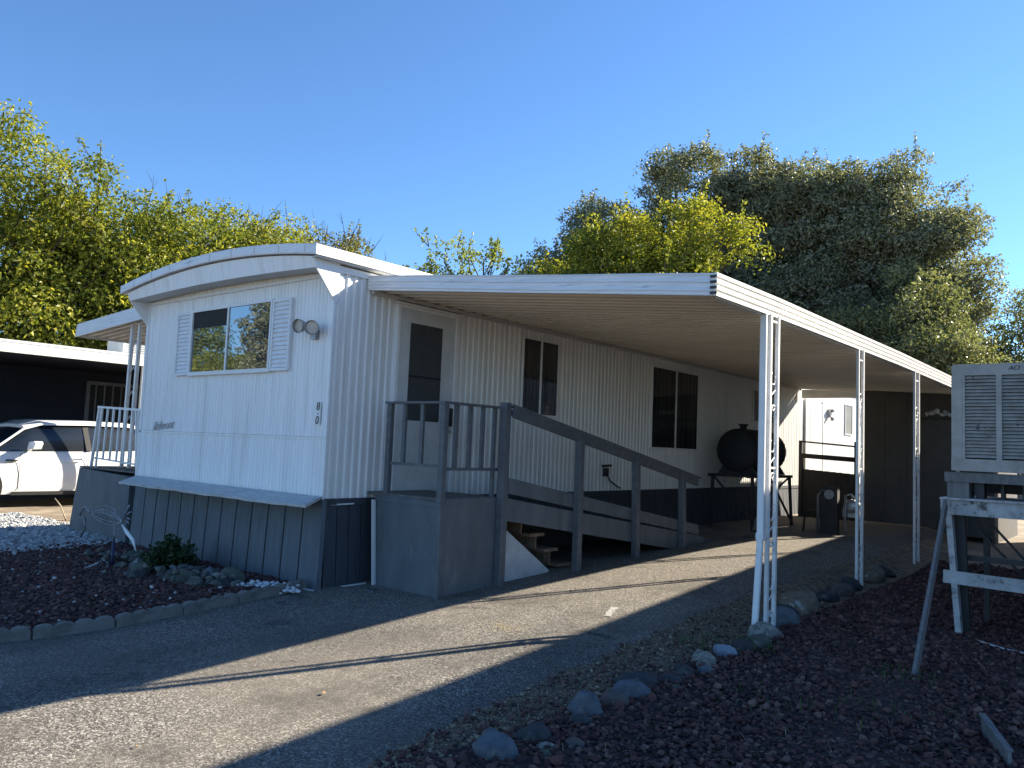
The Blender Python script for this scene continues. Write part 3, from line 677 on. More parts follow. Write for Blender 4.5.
# front fascia with long ribs
mb = MB(); prof = ((0,0),(0,.018),(.008,.03),(.0,.06),(.0,.09),(.008,.10),(0,.13),(0,.15),(.006,.162),(0,.17))
P = []
for t in fr(0, 1, 12):
    x = A0.x+(A1.x-A0.x)*t; y = A0.y+(A1.y-A0.y)*t; z = A0.z+(A1.z-A0.z)*t+.004*math.sin(t*9)
    P.append([(x, y-o, z+q*(.91+.14*t)+.004*t) for o, q in prof])
mb.sheet(P); a = A0; b = A1
mb.prism([(a.x, a.y+.004, a.z), (b.x, b.y+.004, b.z), (b.x, b.y+.004, b.z+.18), (a.x, a.y+.004, a.z+.155)], (0, .012, 0))
mb.build('front_fascia', fasciaF, carport)
# right fascia: gutter beam with horizontal grooves
mb = MB(); P = []
prof = ((0,0),(.02,0),(.02,.034),(.006,.040),(.006,.048),(.022,.054),(.022,.088),(.006,.094),(.006,.102),(.022,.108),(.022,.142),(.006,.148),(.006,.155),(.024,.160),(.024,.19),(0,.19),(-.03,.17))
for y in (5.94, 5.99, 7.3, 9.2, 9.21, 10.4, 12.2, 12.21, 15.2, YE):
    P.append([(bx_(y)-.008+o, y, bz_(y)+q) for o, q in prof])
mb.sheet(P); mb.add(P[0], [tuple(range(len(prof)))])
mb.sheet([[(bx_(y)-.07, y, bz_(y)-.01), (bx_(y)-.012, y, bz_(y)-.01), (bx_(y)-.012, y, bz_(y)+.12), (bx_(y)-.07, y, bz_(y)+.12)] for y in (5.99, 7.3, 10.4, 13, YE)])
beam = mb.build('side_fascia', cream2, carport)
mb = MB()
for k in range(4): mb.box(-2.865, -2.805, 5.925, 5.938, 2.855+k*.045, 2.875+k*.045)
mb.build('fascia_end_cap', black_m, beam)
mb = MB(); mb.box(-6.45, -3.05, YE, YE+.04, 2.93, 3.12); mb.build('rear_fascia', cream, carport)
mb = MB(); mb.box(-6.484, -6.44, 5.44, YE, 3.10, 3.135); 
for i in range(60): mb.box(-6.44, -6.435, 5.6+i*.2, 5.64+i*.2, 3.095, 3.13)
mb.build('wall_channel', soffit, carport)
def ring(c, r, a0, a1, n=14): return [(c[0], c[1]+r*math.cos(a0+(a1-a0)*i/n), c[2]+r*math.sin(a0+(a1-a0)*i/n)) for i in range(n+1)]
def post(y, sep, nm):
    z0 = H(-2.98, y)-.06; X = bx_(y)+.002; zt_ = bz_(y)+.02
    p = MB(); p.box(X-.016, X+.016, y+sep/2-.019, y+sep/2+.019, z0, zt_); p.box(X-.016, X+.016, y-sep/2-.019, y-sep/2+.019, z0, zt_)
    for zz in (.02, 1.45, 2.80): p.box(X-.01, X+.01, y-sep/2, y+sep/2, zz, zz+.02)
    po = p.build('post', postW, carport)
    r = max(.012, sep/2-.035); z = .12
    def curl(P, rr=.006): MB().tube(P, rr, 6).build('scroll', postW, po)
    while z < 2.5:
        if y < 9:
            curl(ring((X, y+.01, z), r, -1.2, 3.6)); curl(ring((X, y-.01, z+.30), r, 2.0, 6.8))
            curl([(X, y-.055, z+.06), (X, y-.07, z+.13), (X, y+.05, z+.2), (X, y+.06, z+.28)]); curl(ring((X, y+.0, z+.03), r*.45, 0, 6.28, 10)); z += .62
        else:
            curl([(X, y-.03, z), (X, y+.03, z+.08), (X, y-.03, z+.18), (X, y+.02, z+.26)]); curl(ring((X, y, z+.36), r*.8, 0, 6.28, 10)); z += .62
    return po
p1 = post(7.19, .18, 'a'); post(10.40, .20, 'b'); post(13.25, .24, 'c'); post(16.3, .095, 'd')
dsp = MB(); dsp.bar((-2.845, 7.0, 2.85), (-2.845, 7.0, .84), .045, .06, up=(1,0,0), bev=.008); dsp.bar((-2.845, 7.0, .86), (-2.85, 6.92, .08), .042, .055, up=(1,0,0), bev=.008)
dsp.bar((-2.845, 7.0, .82), (-2.845, 6.995, .88), .052, .067, up=(1,0,0)); dsp.build('downspout', trim, carport)

# ------------------------------------------------------------------ entry deck and its rail
deck = thing('entry_deck', (-5.9, 5.9, 0), 'grey plywood boxed entry deck with a slatted railing at the front door', 'deck')
BX, DY0, DY1 = -5.37, 5.49, 6.36
mb = MB(); mb.prism([(-6.20, DY0, -.02), (BX, DY0-.0, -.02), (BX, DY0, 1.0), (-6.28, DY0, 1.02)], (0, .02, 0)); mb.box(-6.29, BX-.0, DY0-.012, DY0-.001, .955, .992); mb.build('front_panel', boxp_m, deck)
mb = MB(); mb.box(BX-.02, BX, DY0+.022, DY1, -.02, 1.03); mb.box(BX+.001, BX+.010, DY0+.06, DY1-.1, .985, 1.03)
mb.build('side_panel', boxp_m, deck)
mb = MB(); mb.bar((BX+.004, DY0-.004, 0), (BX+.004, DY0-.004, .99), .045, .045, bev=.008); mb.build('corner_trim', boxp_m, deck)
mb = MB()
for i in range(6): mb.box(-6.46, BX-.03, DY0+.03+i*.145, DY0+.165+i*.145, 1.005+.004*(i % 2), 1.035)
mb.build('deck_boards', deckb, deck)
mb = MB()
mb.box(BX-.075, BX+.0, DY0-.0+.0, DY0+.075, 1.03, 1.94); mb.box(-6.19, -6.125, DY0+.005, DY0+.07, 1.03, 1.94)
for k in range(2): pass
mb.build('rail_posts', rail_m, deck) if 0 else None
for nm, x0, x1, y0, y1, z0, z1 in (('rail_post', BX-.065, BX+.002, DY0+.001, DY0+.068, 1.0, 1.945), ('rail_post', -6.195, -6.135, DY0+.002, DY0+.06, 1.03, 1.945), ('corner_post', BX+.002, BX+.092, 6.30, 6.39, .06, 2.01)):
    p = MB(); p.bar(((x0+x1)/2, (y0+y1)/2, z0), ((x0+x1)/2, (y0+y1)/2, z1), x1-x0, y1-y0, bev=.006); p.build(nm, rail_m, deck)
mb = MB(); mb.box(-6.215, BX+.02, DY0-.006, DY0+.075, 1.945, 1.967); mb.box(-6.13, BX-.066, DY0+.02, DY0+.05, 1.325, 1.355); mb.build('front_rail', rail_m, deck)
mb = MB(); mb.box(BX-.072, BX+.012, DY0+.076, 6.30, 1.946, 1.968); mb.box(BX-.055, BX-.02, DY0+.069, 6.34, 1.30, 1.33); mb.build('side_rail', rail_m, deck)
for i, x in enumerate((-5.955, -5.70)): MB().box(x-.022, x+.022, DY0+.021, DY0+.049, 1.356 , 1.944).build('baluster', rail_m, deck)
for i, y in enumerate((5.70, 5.90, 6.09)): MB().box(BX-.054, BX-.021, y-.022, y+.022, 1.331 , 1.945).build('baluster', rail_m, deck)
MB().box(BX-.05, BX-.015, 6.25, 6.285, 1.03, 1.945).build('baluster', rail_m, deck)

for z in (.25, .5, .75): MB().tube([(BX, 5.62, z), (BX+.003, 5.62, z)], .006, 6).build('nail', metal_g, deck); MB().tube([(-5.50, DY0-.012, z), (-5.50, DY0, z)], .006, 6).build('nail', metal_g, deck)
# ------------------------------------------------------------------ ramp
ramp = thing('wheelchair_ramp', (RXc := -5.28, 8.8, 0), 'grey wooden wheelchair ramp with a handrail sloping down along the wall', 'ramp')
RX = -5.28
def sl(y, z6, z10): return z6+(z10-z6)*(y-6.34)/(10.67-6.34)
mb = MB(); mb.prism([(RX, 6.39, sl(6.39,1.03,.40)), (RX, 10.72, sl(10.72,1.03,.40)), (RX, 11.25, .285), (RX, 10.25, .215), (RX, 6.39, sl(6.39,.80,.155))], (-.035, 0, 0)); mb.build('rim_board', boxp_m, ramp)
mb = MB(); mb.prism([(RX+.0, 6.39, 1.235), (RX, 10.70, .55), (RX, 10.74, .47), (RX, 10.72, .41), (RX, 6.39, 1.075)], (-.035, 0, 0)); mb.build('kick_board', boxp_m, ramp)
mb = MB(); mb.prism([(RX-.04, 6.36, 1.035), (RX-.04, 11.3, .275), (RX-.04, 11.3, .25), (RX-.04, 6.36, .995)], (-1.1, 0, 0)); mb.build('ramp_floor', deckb, ramp)
mb = MB(); mb.bar((RX+.025, 6.40, 1.915), (RX+.025, 10.60, 1.165), .04, .115); mb.bar((RX+.0, 6.36, 1.985), (RX+.0, 10.68, 1.222), .10, .022); mb.bar((RX-.035, 6.40, 1.915), (RX-.035, 10.58, 1.17), .03, .06); mb.build('handrail', rail_m, ramp)
for y, ln in ((7.60, .0), (8.90, -.03), (10.15, -.035)):
    zt = 1.985-(y-6.36)*.1767-.03
    p = MB(); p.bar((RX+.045, y, H(RX, y)-.03), (RX+.04, y+ln*1.2, zt-.05), .085, .085, up=(0,1,0), bev=.006); p.build('post', rail_m, ramp)

# ------------------------------------------------------------------ old stairs below
st = thing('old_steps', (-5.6, 7.0, .14), 'worn brown wooden steps with a pale side panel under the ramp', 'steps')
MB().prism([(-5.40, 6.50, .70), (-5.40, 7.30, .20), (-5.40, 7.26, .13), (-5.40, 6.50, .10)], (-.025, 0, 0)).build('side_panel', stringer, st)
for i in range(4):
    y = 6.72+i*.27; z = .80-i*.185
    t_ = MB(); t_.box(-6.3, -5.43, y-.02, y+.24, z-.035, z); t_.build('tread', step_m, st)
    MB().box(-6.28, -5.50, y+.175, y+.195, z-.185, z-.037).build('riser', step_m, st)
MB().prism([(-6.32, 6.5, .85), (-6.32, 7.85, .14), (-6.32, 6.5, .14)], (.02, 0, 0)).build('side_panel', step_m, st)

# ------------------------------------------------------------------ fuel tank on its stand
def capsule(mb, c, L_, r, n=24):
    pts = []; rad = []
    for i in range(9):
        a = math.pi/2*i/8; pts.append((c[0], c[1]-L_/2-r*.42*math.cos(a), c[2])); rad.append(max(.002, r*math.sin(a)))
    for i in range(8, -1, -1):
        a = math.pi/2*i/8; pts.append((c[0], c[1]+L_/2+r*.42*math.cos(a), c[2])); rad.append(max(.002, r*math.sin(a)))
    mb.tube(pts, rad, n)
tl = Vector((-5.85, 13.95, 1.25))
tank = thing('fuel_tank', tl, 'dark cylindrical fuel tank lying on a raised pipe stand', 'tank')
mb = MB(); capsule(mb, (-5.85, 13.95, 1.66), 1.25, .385); mb.build('tank_shell', tank_m, tank)
MB().tube([(-5.85, 13.55, 2.02), (-5.85, 13.55, 2.10)], .06, 12).tube([(-5.85, 13.55, 2.10), (-5.85, 13.55, 2.13)], .085, 12).build('filler_cap', tank_m, tank)
MB().tube([(-5.85, 14.35, 2.02), (-5.85, 14.35, 2.11)], .035, 10).build('vent_pipe', tank_m, tank)
ts = thing('tank_stand', (-5.85, 13.95, .3), 'black pipe frame stand with diagonal braces carrying the fuel tank', 'stand')
x0, x1, y0, y1, zt, zg = -6.2, -5.5, 13.1, 14.8, 1.22, .30
mb = MB(); mb.bar((x1, y0-.15, zt), (x1, y1+.15, zt), .05, .05); mb.bar((x0, y0-.15, zt), (x0, y1+.15, zt), .05, .05); mb.bar((x0, y0, zt+.002), (x1, y0, zt+.002), .045, .045); mb.bar((x0, y1, zt+.002), (x1, y1, zt+.002), .045, .045)
for yy in (13.3, 14.6): mb.prism([(x0, yy, zt+.03), (x1, yy, zt+.03), (x1-.1, yy, zt+.18), (x0+.1, yy, zt+.18)], (0, .05, 0))
mb.build('top_frame', black_m, ts)
for a, b in (((x1+.02, y0, zt), (x1+.05, y0-.05, zg)), ((x1+.02, y1, zt), (x1+.05, y1+.05, zg)), ((x0, y0, zt), (x0, y0-.05, zg)), ((x0, y1, zt), (x0, y1+.05, zg))):
    MB().bar(a, b, .045, .045, up=(0,1,0)).build('leg', black_m, ts)
mb = MB(); MB().bar((x1+.06, 13.75, zt), (x1+.16, y0-.25, zg+.05), .035, .035).build('brace', metal_g, ts); mb.bar((x1+.06, 13.75, zt), (x1+.07, y1+.05, zg+.05), .03, .03); mb.bar((x1+.16, y0-.25, zg+.04), (x1+.1, y1-.1, zg+.01), .03, .03)  # front brace in paler metal, its colour standing in for sunlight on the bar
mb.bar((x0, y0, zt), (x1, y0-.03, zg+.2), .03, .03); mb.bar((x1+.03, y1, zt), (x0, y1, zg+.2), .03, .03); mb.build('brace', black_m, ts)
MB().box(-5.49, -5.47, 13.28, 13.42, 1.06, 1.20).build('tag_plate', pvc, ts)

# ------------------------------------------------------------------ fence gate, shed, meter post
fence = thing('side_gate', (-5.55, 17.2, .3), 'dark solid gate with two open top rails behind the fuel tank', 'gate')
mb = MB()
for i in range(8): mb.box(-6.10+i*.14, -5.965+i*.14, 17.2, 17.22, .30, 1.345-.008*i)
mb.build('boards', darkfence, fence)
for x in (-6.13, -4.99): MB().box(x-.035, x+.035, 17.17, 17.25, .25, 1.95).build('post', darkfence, fence)
MB().bar((-6.1, 17.18, 1.63), (-4.97, 17.18, 1.58), .04, .10).build('rail', darkfence, fence)
MB().bar((-6.1, 17.18, 1.93), (-4.97, 17.18, 1.85), .03, .035).build('rail', darkfence, fence)
shed = thing('storage_shed', (-3.85, 18.6, .3), 'dark grey painted shed with a plain door closing the end of the carport', 'shed')
SY = 17.6
mb = MB(); x = -4.95
while x < -2.62:
    mb.box(x, min(x+.405, -2.6), SY, SY+.02, .2, 3.04); x += .409
mb.box(-4.95, -2.6, SY+.02, SY+.04, .2, 3.04); mb.box(-4.95, -4.9, SY+.04, 20.5, .2, 3.04); mb.box(-2.65, -2.6, SY+.04, 20.5, .1, 3.04); mb.box(-4.9, -2.65, 20.45, 20.5, .1, 3.04)
mb.build('wall', shed_m, shed)
MB().box(-5.02, -2.5, YE+.05, 20.6, 3.042, 3.09).build('roof', cream, shed)
dr = MB().box(-3.80, -3.02, SY-.035, SY-.002, .32, 2.44).build('door', shed_m, shed)
f = MB().box(-3.86, -2.98, SY-.05, SY-.002, 2.445, 2.48); f.build('door_frame', black_m, dr); MB().tube([(-3.1, SY-.10, 1.35), (-3.1, SY-.035, 1.35)], .03, 8).build('door_handle', metal_g, dr)
cl = []; sz = []
for i in range(14): cl.append((-3.75+random.random()*.42, SY-.07+random.gauss(0,.01), 2.53+random.random()*.09)); sz.append(random.uniform(.035,.06))
o = scatter('cloth_bundle', cl, sz, pebw, 'crumpled whitish bundle resting on top of the shed door frame', var1, 1, True, loc=(-3.55, SY-.08, 2.48), kind=None, cat='bundle')
mp = thing('utility_pedestal', (-4.45, 13.9, .3), 'brown utility pedestal with pipes and a gas meter at the driveway end', 'gas meter')
MB().box(-4.60, -4.32, 13.86, 13.98, .28, 1.12).build('post_board', mat('pedestal_brown', (.06,.05,.045), (.04,.035,.03), .8), mp)
m_ = MB(); capsule(m_, (-4.12, 14.0, .80), .14, .12, 14); m_.box(-4.25, -4.02, 13.92, 14.08, .62, .78); m_.build('meter_body', metal_g, mp)
MB().tube([(-4.20, 13.88, .3), (-4.20, 13.88, .7), (-4.20, 13.9, .98), (-4.12, 13.92, 1.0), (-4.06, 13.93, .92)], .022, 8).build('pipe', metal_g, mp)
MB().tube([(-4.63, 13.84, .3), (-4.63, 13.84, .95), (-4.55, 13.82, 1.05), (-4.42, 13.82, 1.02)], .026, 8).build('pipe', metal_g, mp)
MB().tube([(-4.63, 13.84, .7), (-4.85, 13.86, .68), (-4.9, 13.9, .3)], .018, 8).build('hose', black_m, mp)
MB().tube([(-4.44, 13.845, .98), (-4.44, 13.80, .98)], .08, 14).build('dial', metal_g, mp)

# ------------------------------------------------------------------ evaporative cooler, its stand, leaning board
ac = thing('evaporative_cooler', (-1.12, 8.8, 1.5), 'boxy off-white evaporative cooler with louvred front standing on timbers', 'air cooler')
X0, X1, Y0, Y1, Z0, Z1 = -1.575, -.68, 8.34, 9.2, 1.515, 2.49
mb = MB(); fw = .095
mb.box(X0, X1, Y0+.03, Y1, Z0, Z0+.06)
def rbox(mb, x0, x1, y0, y1, z0, z1, r=.03, n=4):
    pr = []
    for cx, cz, a0 in ((x1-r, z0+r, -90), (x1-r, z1-r, 0), (x0+r, z1-r, 90), (x0+r, z0+r, 180)):
        for i in range(n+1):
            a = R(a0+90*i/n); pr.append((cx+r*math.cos(a), y0, cz+r*math.sin(a)))
    mb.prism(pr, (0, y1-y0, 0))
mb = MB(); rbox(mb, X0, X1, Y0+.04, Y1, Z0, Z1, .04); cab = mb.build('cabinet', ac_m, ac)
mb = MB(); rbox(mb, X0, X1, Y0, Y0+.038, Z1-.105, Z1, .03); mb.box(X0, X0+.085, Y0, Y0+.038, Z0+.10, Z1-.105); mb.box(X1-.085, X1, Y0, Y0+.038, Z0+.10, Z1-.105); mb.box(X0-.0, X1, Y0-.012, Y0+.038, Z0-.01, Z0+.10)
mb.box(X0+.36, X0+.405, Y0, Y0+.036, Z0+.10, Z1-.105); mb.box(X0+.085, X0+.11, Y0+.004, Y0+.036, Z0+.10, Z1-.105)
mb.build('front_frame', ac_m, ac)
MB().box(X0+.09, X1-.09, Y0+.036, Y0+.039, Z0+.1, Z1-.1).build('pad_backing', interior, ac)
s = MB()
for i in range(24):
    z = Z0+.115+i*.0315
    for a, b in ((X0+.11, X0+.36), (X0+.405, X1-.085)):
        s.add([(a,Y0+.008,z),(b,Y0+.008,z),(b,Y0+.030,z+.0265),(a,Y0+.030,z+.0265),(a,Y0+.008,z+.004),(b,Y0+.008,z+.004)], [(0,1,2,3),(4,5,1,0)])
s.build('louvres', ac_l, ac)
text('ACI', .052, (X0+.50, Y0-.003, Z1-.062), RF_, digit_m, 'maker_badge', ac, shear=.3)
cs = thing('timber_cooler_stand', (-1.1, 8.7, 0), 'peeling white timber stand carrying the evaporative cooler', 'stand')
MB().box(-1.66, -.60, 8.30, 8.345, 1.10, 1.235).build('top_rail', peel, cs)
MB().box(-1.66, -.60, 8.26, 9.25, 1.237, 1.255).build('top_board', peel, cs)
MB().bar((-1.60, 8.34, -.02), (-1.60, 8.34, 1.10), .09, .09, up=(0,1,0)) 
MB().bar((-1.515, 8.36, -.03), (-1.60, 8.375, 1.10), .095, .05, up=(1,0,0)).build('leg', peel, cs)
MB().bar((-1.50, 8.48, -.03), (-1.535, 8.46, 1.10), .05, .10, up=(1,0,0)).build('leg', black_m, cs)
MB().bar((-1.42, 9.15, -.03), (-1.42, 9.15, 1.10), .05, .05).build('leg', black_m, cs); MB().bar((-.66, 9.15, -.03), (-.66, 9.15, 1.10), .07, .07).build('leg', black_m, cs); MB().bar((-.66, 8.37, -.03), (-.66, 8.37, 1.10), .07, .07).build('leg', peel, cs)
MB().bar((-1.64, 8.32, .535), (-.55, 8.32, .515), .03, .115).build('cross_rail', peel, cs)
MB().bar((-1.5, 8.56, .70), (-.55, 8.56, .70), .04, .05).build('cross_rail', black_m, cs)
mb = MB(); mb.bar((-1.42, 9.1, 1.05), (-.9, 9.1, .45), .02, .03, up=(0,1,0)); mb.bar((-1.5, 9.06, .95), (-1.0, 9.06, .42), .02, .03, up=(0,1,0)); mb.bar((-.6, 9.14, 1.0), (-1.2, 9.14, .45), .03, .04, up=(0,1,0)); mb.build('cross_brace', black_m, cs)
MB().box(-1.64, -.62, 8.36, 8.42, 1.40, 1.49).build('support_beam', greyw, cs)
MB().box(-1.62, -1.44, 8.38, 8.62, 1.256, 1.40).build('support_block', greyw, cs); MB().box(-1.40, -1.33, 8.45, 8.60, 1.256, 1.40).build('support_block', black_m, cs); MB().box(-1.40, -.62, 8.9, 9.0, 1.30, 1.40).build('support_beam', black_m, cs); MB().box(-1.02, -.62, 8.38, 8.62, 1.256, 1.40).build('support_block', black_m, cs); MB().box(-1.22, -1.19, 8.6, 8.7, 1.256, 1.40).build('support_block', black_m, cs)
lb = MB(); lb.bar((-1.45, 6.36, -.02), (-1.60, 8.22, 1.20), .10, .025, up=(1,0,0)); o = lb.build('leaning_board', greyw, loc=(-1.45, 6.36, 0)); tag(o, 'weathered grey board leaning against the left leg of the cooler stand', 'board')
sb = MB(); sb.prism([(-.875, 5.40, .13), (-.68, 4.93, .10), (-.66, 4.90, -.05), (-.86, 5.38, -.05)], (.018, .006, 0)); sb.bar((-.868, 5.405, .134), (-.668, 4.925, .104), .035, .010); o = sb.build('scrap_board', greyw, loc=(-.8, 5.2, 0)); tag(o, 'grey scrap board standing on edge among the cinders at the bottom right corner', 'board')
o = MB().tube([(-1.33, 8.05, .05), (-1.1, 7.95, .035), (-.7, 7.8, .04)], .009, 6).build('plastic_pipe', pvc, loc=(-1.2, 8, .03)); tag(o, 'thin pale pipe lying on the cinders beneath the cooler stand', 'pipe')

# ------------------------------------------------------------------ left porch: block, railing, awning
blk = thing('porch_block', (-11.35, 5.6, 0), 'grey painted boxed porch base left of the mobile home front', 'porch')
mb = MB(); mb.prism([(-12.36, FY-.01, -.02), (-10.46, FY-.01, -.02), (-10.46, FY-.01, .955), (-12.14, FY-.01, 1.005)], (0, 1.7, 0)); mb.build('block_body', boxp_m, blk)
mb = MB(); mb.box(-12.17, -10.47, FY-.0, 6.66, 1.008, 1.03); mb.build('porch_floor', deckb, blk)
MB().box(-10.62, -10.47, FY-.06, FY-.02, .05, .96).build('corner_board', skirt_m, blk)
prl = thing('porch_railing', (-11.1, 5.05, 1.0), 'white metal balustrade with leaning bars on the left porch base', 'railing')
MB().bar((-11.84, 5.05, 1.885), (-10.45, 5.05, 1.84), .03, .03).build('top_rail', trim, prl)
MB().bar((-11.86, 5.05, 1.16), (-10.6, 5.05, 1.12), .022, .022).build('bottom_rail', trim, prl)
for i in range(7):
    x = -11.72+i*.185; MB().bar((x-.06+.02*i, 5.05, 1.15 if i not in (0, 6) else 1.02), (x, 5.05, 1.88-i*.005), .03, .022, up=(0,1,0)).build('baluster', trim, prl)
for (a, b) in (((-11.80,5.05,1.88),(-11.93,5.05,1.02)), ((-10.68,5.05,1.85),(-10.54,5.05,1.02))): MB().bar(a, b, .035, .035, up=(0,1,0)).build('end_post', trim, prl)
awn = thing('porch_awning', (-12, 5.4, 1.0), 'pale metal awning on slim twin posts over the left porch', 'awning')
mb = MB(); mb.prism([(-13.42, 5.28, 3.02), (-10.43, 5.28, 3.20), (-10.43, 5.28, 3.40), (-13.36, 5.28, 3.22)], (0, .02, 0)); mb.prism([(-13.44, 5.28, 3.02), (-13.42, 5.30, 3.02), (-13.38, 5.30, 3.22), (-13.40, 5.28, 3.22)], (0, 4.2, 0)); mb.build('fascia', fasciaF, awn)
rows = []
for i in range(28):
    for f_, dz in ((0,0),(.4,0),(.5,.03),(.9,.03)):
        y = 5.31+(i+f_)*.15; rows.append([(-13.41, y, 3.05+dz), (-10.43, y, 3.23+dz)])
MB().sheet(rows).build('roof_panels', soffit, awn)
MB().sheet([[(-13.40, 5.30, 3.16), (-10.43, 5.30, 3.34)], [(-13.40, 9.5, 3.16), (-10.43, 9.5, 3.34)]]).build('roof_top', cream, awn)
MB().box(-13.3, -10.5, 6.6, 6.66, 2.93, 3.04).build('support_beam', black_m, awn)
for x in (-11.78, -11.55):
    MB().bar((x-.02, 5.42, 1.03), (x, 5.42, 3.13), .045, .045, up=(0,1,0)).build('post', postW, awn)
for i in range(5): MB().tube([(-11.78, 5.42, 1.3+i*.36), (-11.66, 5.42, 1.42+i*.36), (-11.57, 5.42, 1.3+i*.36)], .007, 6).build('scroll', postW, awn)

# ------------------------------------------------------------------ neighbour carport, house, car
nc = thing('neighbour_carport', (-18, 6, 0), 'low flat-roofed carport with a white edge over the parked car, left', 'carport')
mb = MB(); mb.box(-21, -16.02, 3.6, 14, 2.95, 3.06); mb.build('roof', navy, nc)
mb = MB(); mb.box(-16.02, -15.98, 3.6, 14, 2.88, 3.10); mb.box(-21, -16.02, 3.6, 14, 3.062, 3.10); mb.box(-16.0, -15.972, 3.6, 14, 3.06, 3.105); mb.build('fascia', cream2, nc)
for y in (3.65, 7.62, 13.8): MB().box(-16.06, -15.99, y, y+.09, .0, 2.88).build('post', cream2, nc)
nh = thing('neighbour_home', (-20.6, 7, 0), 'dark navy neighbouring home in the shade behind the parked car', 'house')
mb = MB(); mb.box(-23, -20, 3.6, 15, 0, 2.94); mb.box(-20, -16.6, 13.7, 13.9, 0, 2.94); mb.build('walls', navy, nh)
w = MB().box(-19.99, -19.94, 8.2, 8.28, 1.0, 2.72); w.box(-19.99, -19.94, 9.9, 9.98, 1.0, 2.72); w.box(-19.99, -19.94, 8.28, 9.9, 2.64, 2.72); w.box(-19.99, -19.94, 8.28, 9.9, 1.0, 1.08); wf = w.build('window', bars_m, nh)
b_ = MB()
for i in range(8): b_.box(-19.96, -19.93, 8.4+i*.2, 8.43+i*.2, 1.08, 2.64)
b_.build('window_bars', bars_m, wf); MB().box(-19.995, -19.975, 8.28, 9.9, 1.08, 2.64).build('pane', curtain, wf)
rc = thing('rooftop_cooler', (-18.4, 8.6, 3.1), 'small white cooler box on the neighbour roof behind the awning posts', 'air cooler')
mb = MB(); rbox(mb, -18.8, -18.0, 8.1, 9.1, 3.15, 3.62, .05); mb.build('cabinet', cream2, rc)
mb = MB()
for i in range(7): mb.box(-17.995, -17.985, 8.2, 9.0, 3.22+i*.05, 3.24+i*.05)
mb.build('louvres', bars_m, rc); MB().box(-18.75, -18.05, 8.15, 9.05, 3.10, 3.15).build('base', bars_m, rc)

car = thing('parked_car', (-17.45, 6.52, .06), 'white suv with dark tinted windows parked side-on under the neighbour carport', 'car')
# local frame: front towards -y ; half width .96 ; length 4.75
def shell(stations, name, m, close=True):
    P = [[Vector(p) for p in st] for st in stations]
    mb = MB(); mb.sheet(P, True)
    mb.add(P[0], [tuple(range(len(P[0])-1, -1, -1))]); mb.add(P[-1], [tuple(range(len(P[-1])))])
    return mb.build(name, m, car, local=True)
def body_ring(y, zs, zb, w, hood):
    wl = w*.97
    L_ = [(-wl, zs), (-w, zs+.12), (-w*1.0, .62), (-w*.985, .80), (-w*.93, zb), (-w*.80, hood)]
    pts = [(x, y, z) for x, z in L_] + [(0, y, hood+.02)] + [(-x, y, z) for x, z in reversed(L_)]
    return pts
S = []
for y, zs, zb, w, hd in ((-2.38,.45,.72,.70,.74),(-2.32,.30,.86,.84,.88),(-2.15,.24,.94,.93,.97),(-1.8,.24,.98,.96,1.02),(-1.2,.25,1.01,.965,1.06),(-.85,.25,1.03,.965,1.08),(0,.25,1.05,.965,1.07),(.8,.25,1.07,.965,1.09),(1.6,.26,1.10,.965,1.12),(2.1,.28,1.10,.94,1.13),(2.3,.36,1.05,.88,1.10),(2.36,.5,.95,.8,1.0)):
    S.append(body_ring(y, zs, zb, w, hd))
shell(S, 'body', carw)
def cab(y, zb, zr, wb, wr): return [(-wb, y, zb), (-(wb*.5+wr*.5)*1.0, y, (zb+zr)/2), (-wr, y, zr-.05), (-wr*.9, y, zr), (0, y, zr+.02), (wr*.9, y, zr), (wr, y, zr-.05), ((wb+wr)/2, y, (zb+zr)/2), (wb, y, zb)]
G = [cab(-1.25,1.03,1.06,.86,.80), cab(-.98,1.04,1.32,.89,.80), cab(-.60,1.05,1.57,.90,.77), cab(.4,1.07,1.63,.90,.76), cab(1.2,1.08,1.62,.90,.75), cab(1.9,1.10,1.50,.88,.70), cab(2.28,1.10,1.22,.84,.70)]
shell(G, 'windows', glassC)
def roofs(y, zr, wr, t=.035): return [(-wr-.035, y, zr-.055), (-wr-.03, y, zr-.02), (-wr*.86, y, zr+.035), (0, y, zr+.055), (wr*.86, y, zr+.035), (wr+.03, y, zr-.02), (wr+.035, y, zr-.055)]
shell([roofs(-.74,1.50,.775), roofs(-.45,1.60,.77), roofs(.4,1.63,.765), roofs(1.2,1.625,.755), roofs(2.0,1.50,.71), roofs(2.25,1.43,.70)], 'roof', carw)
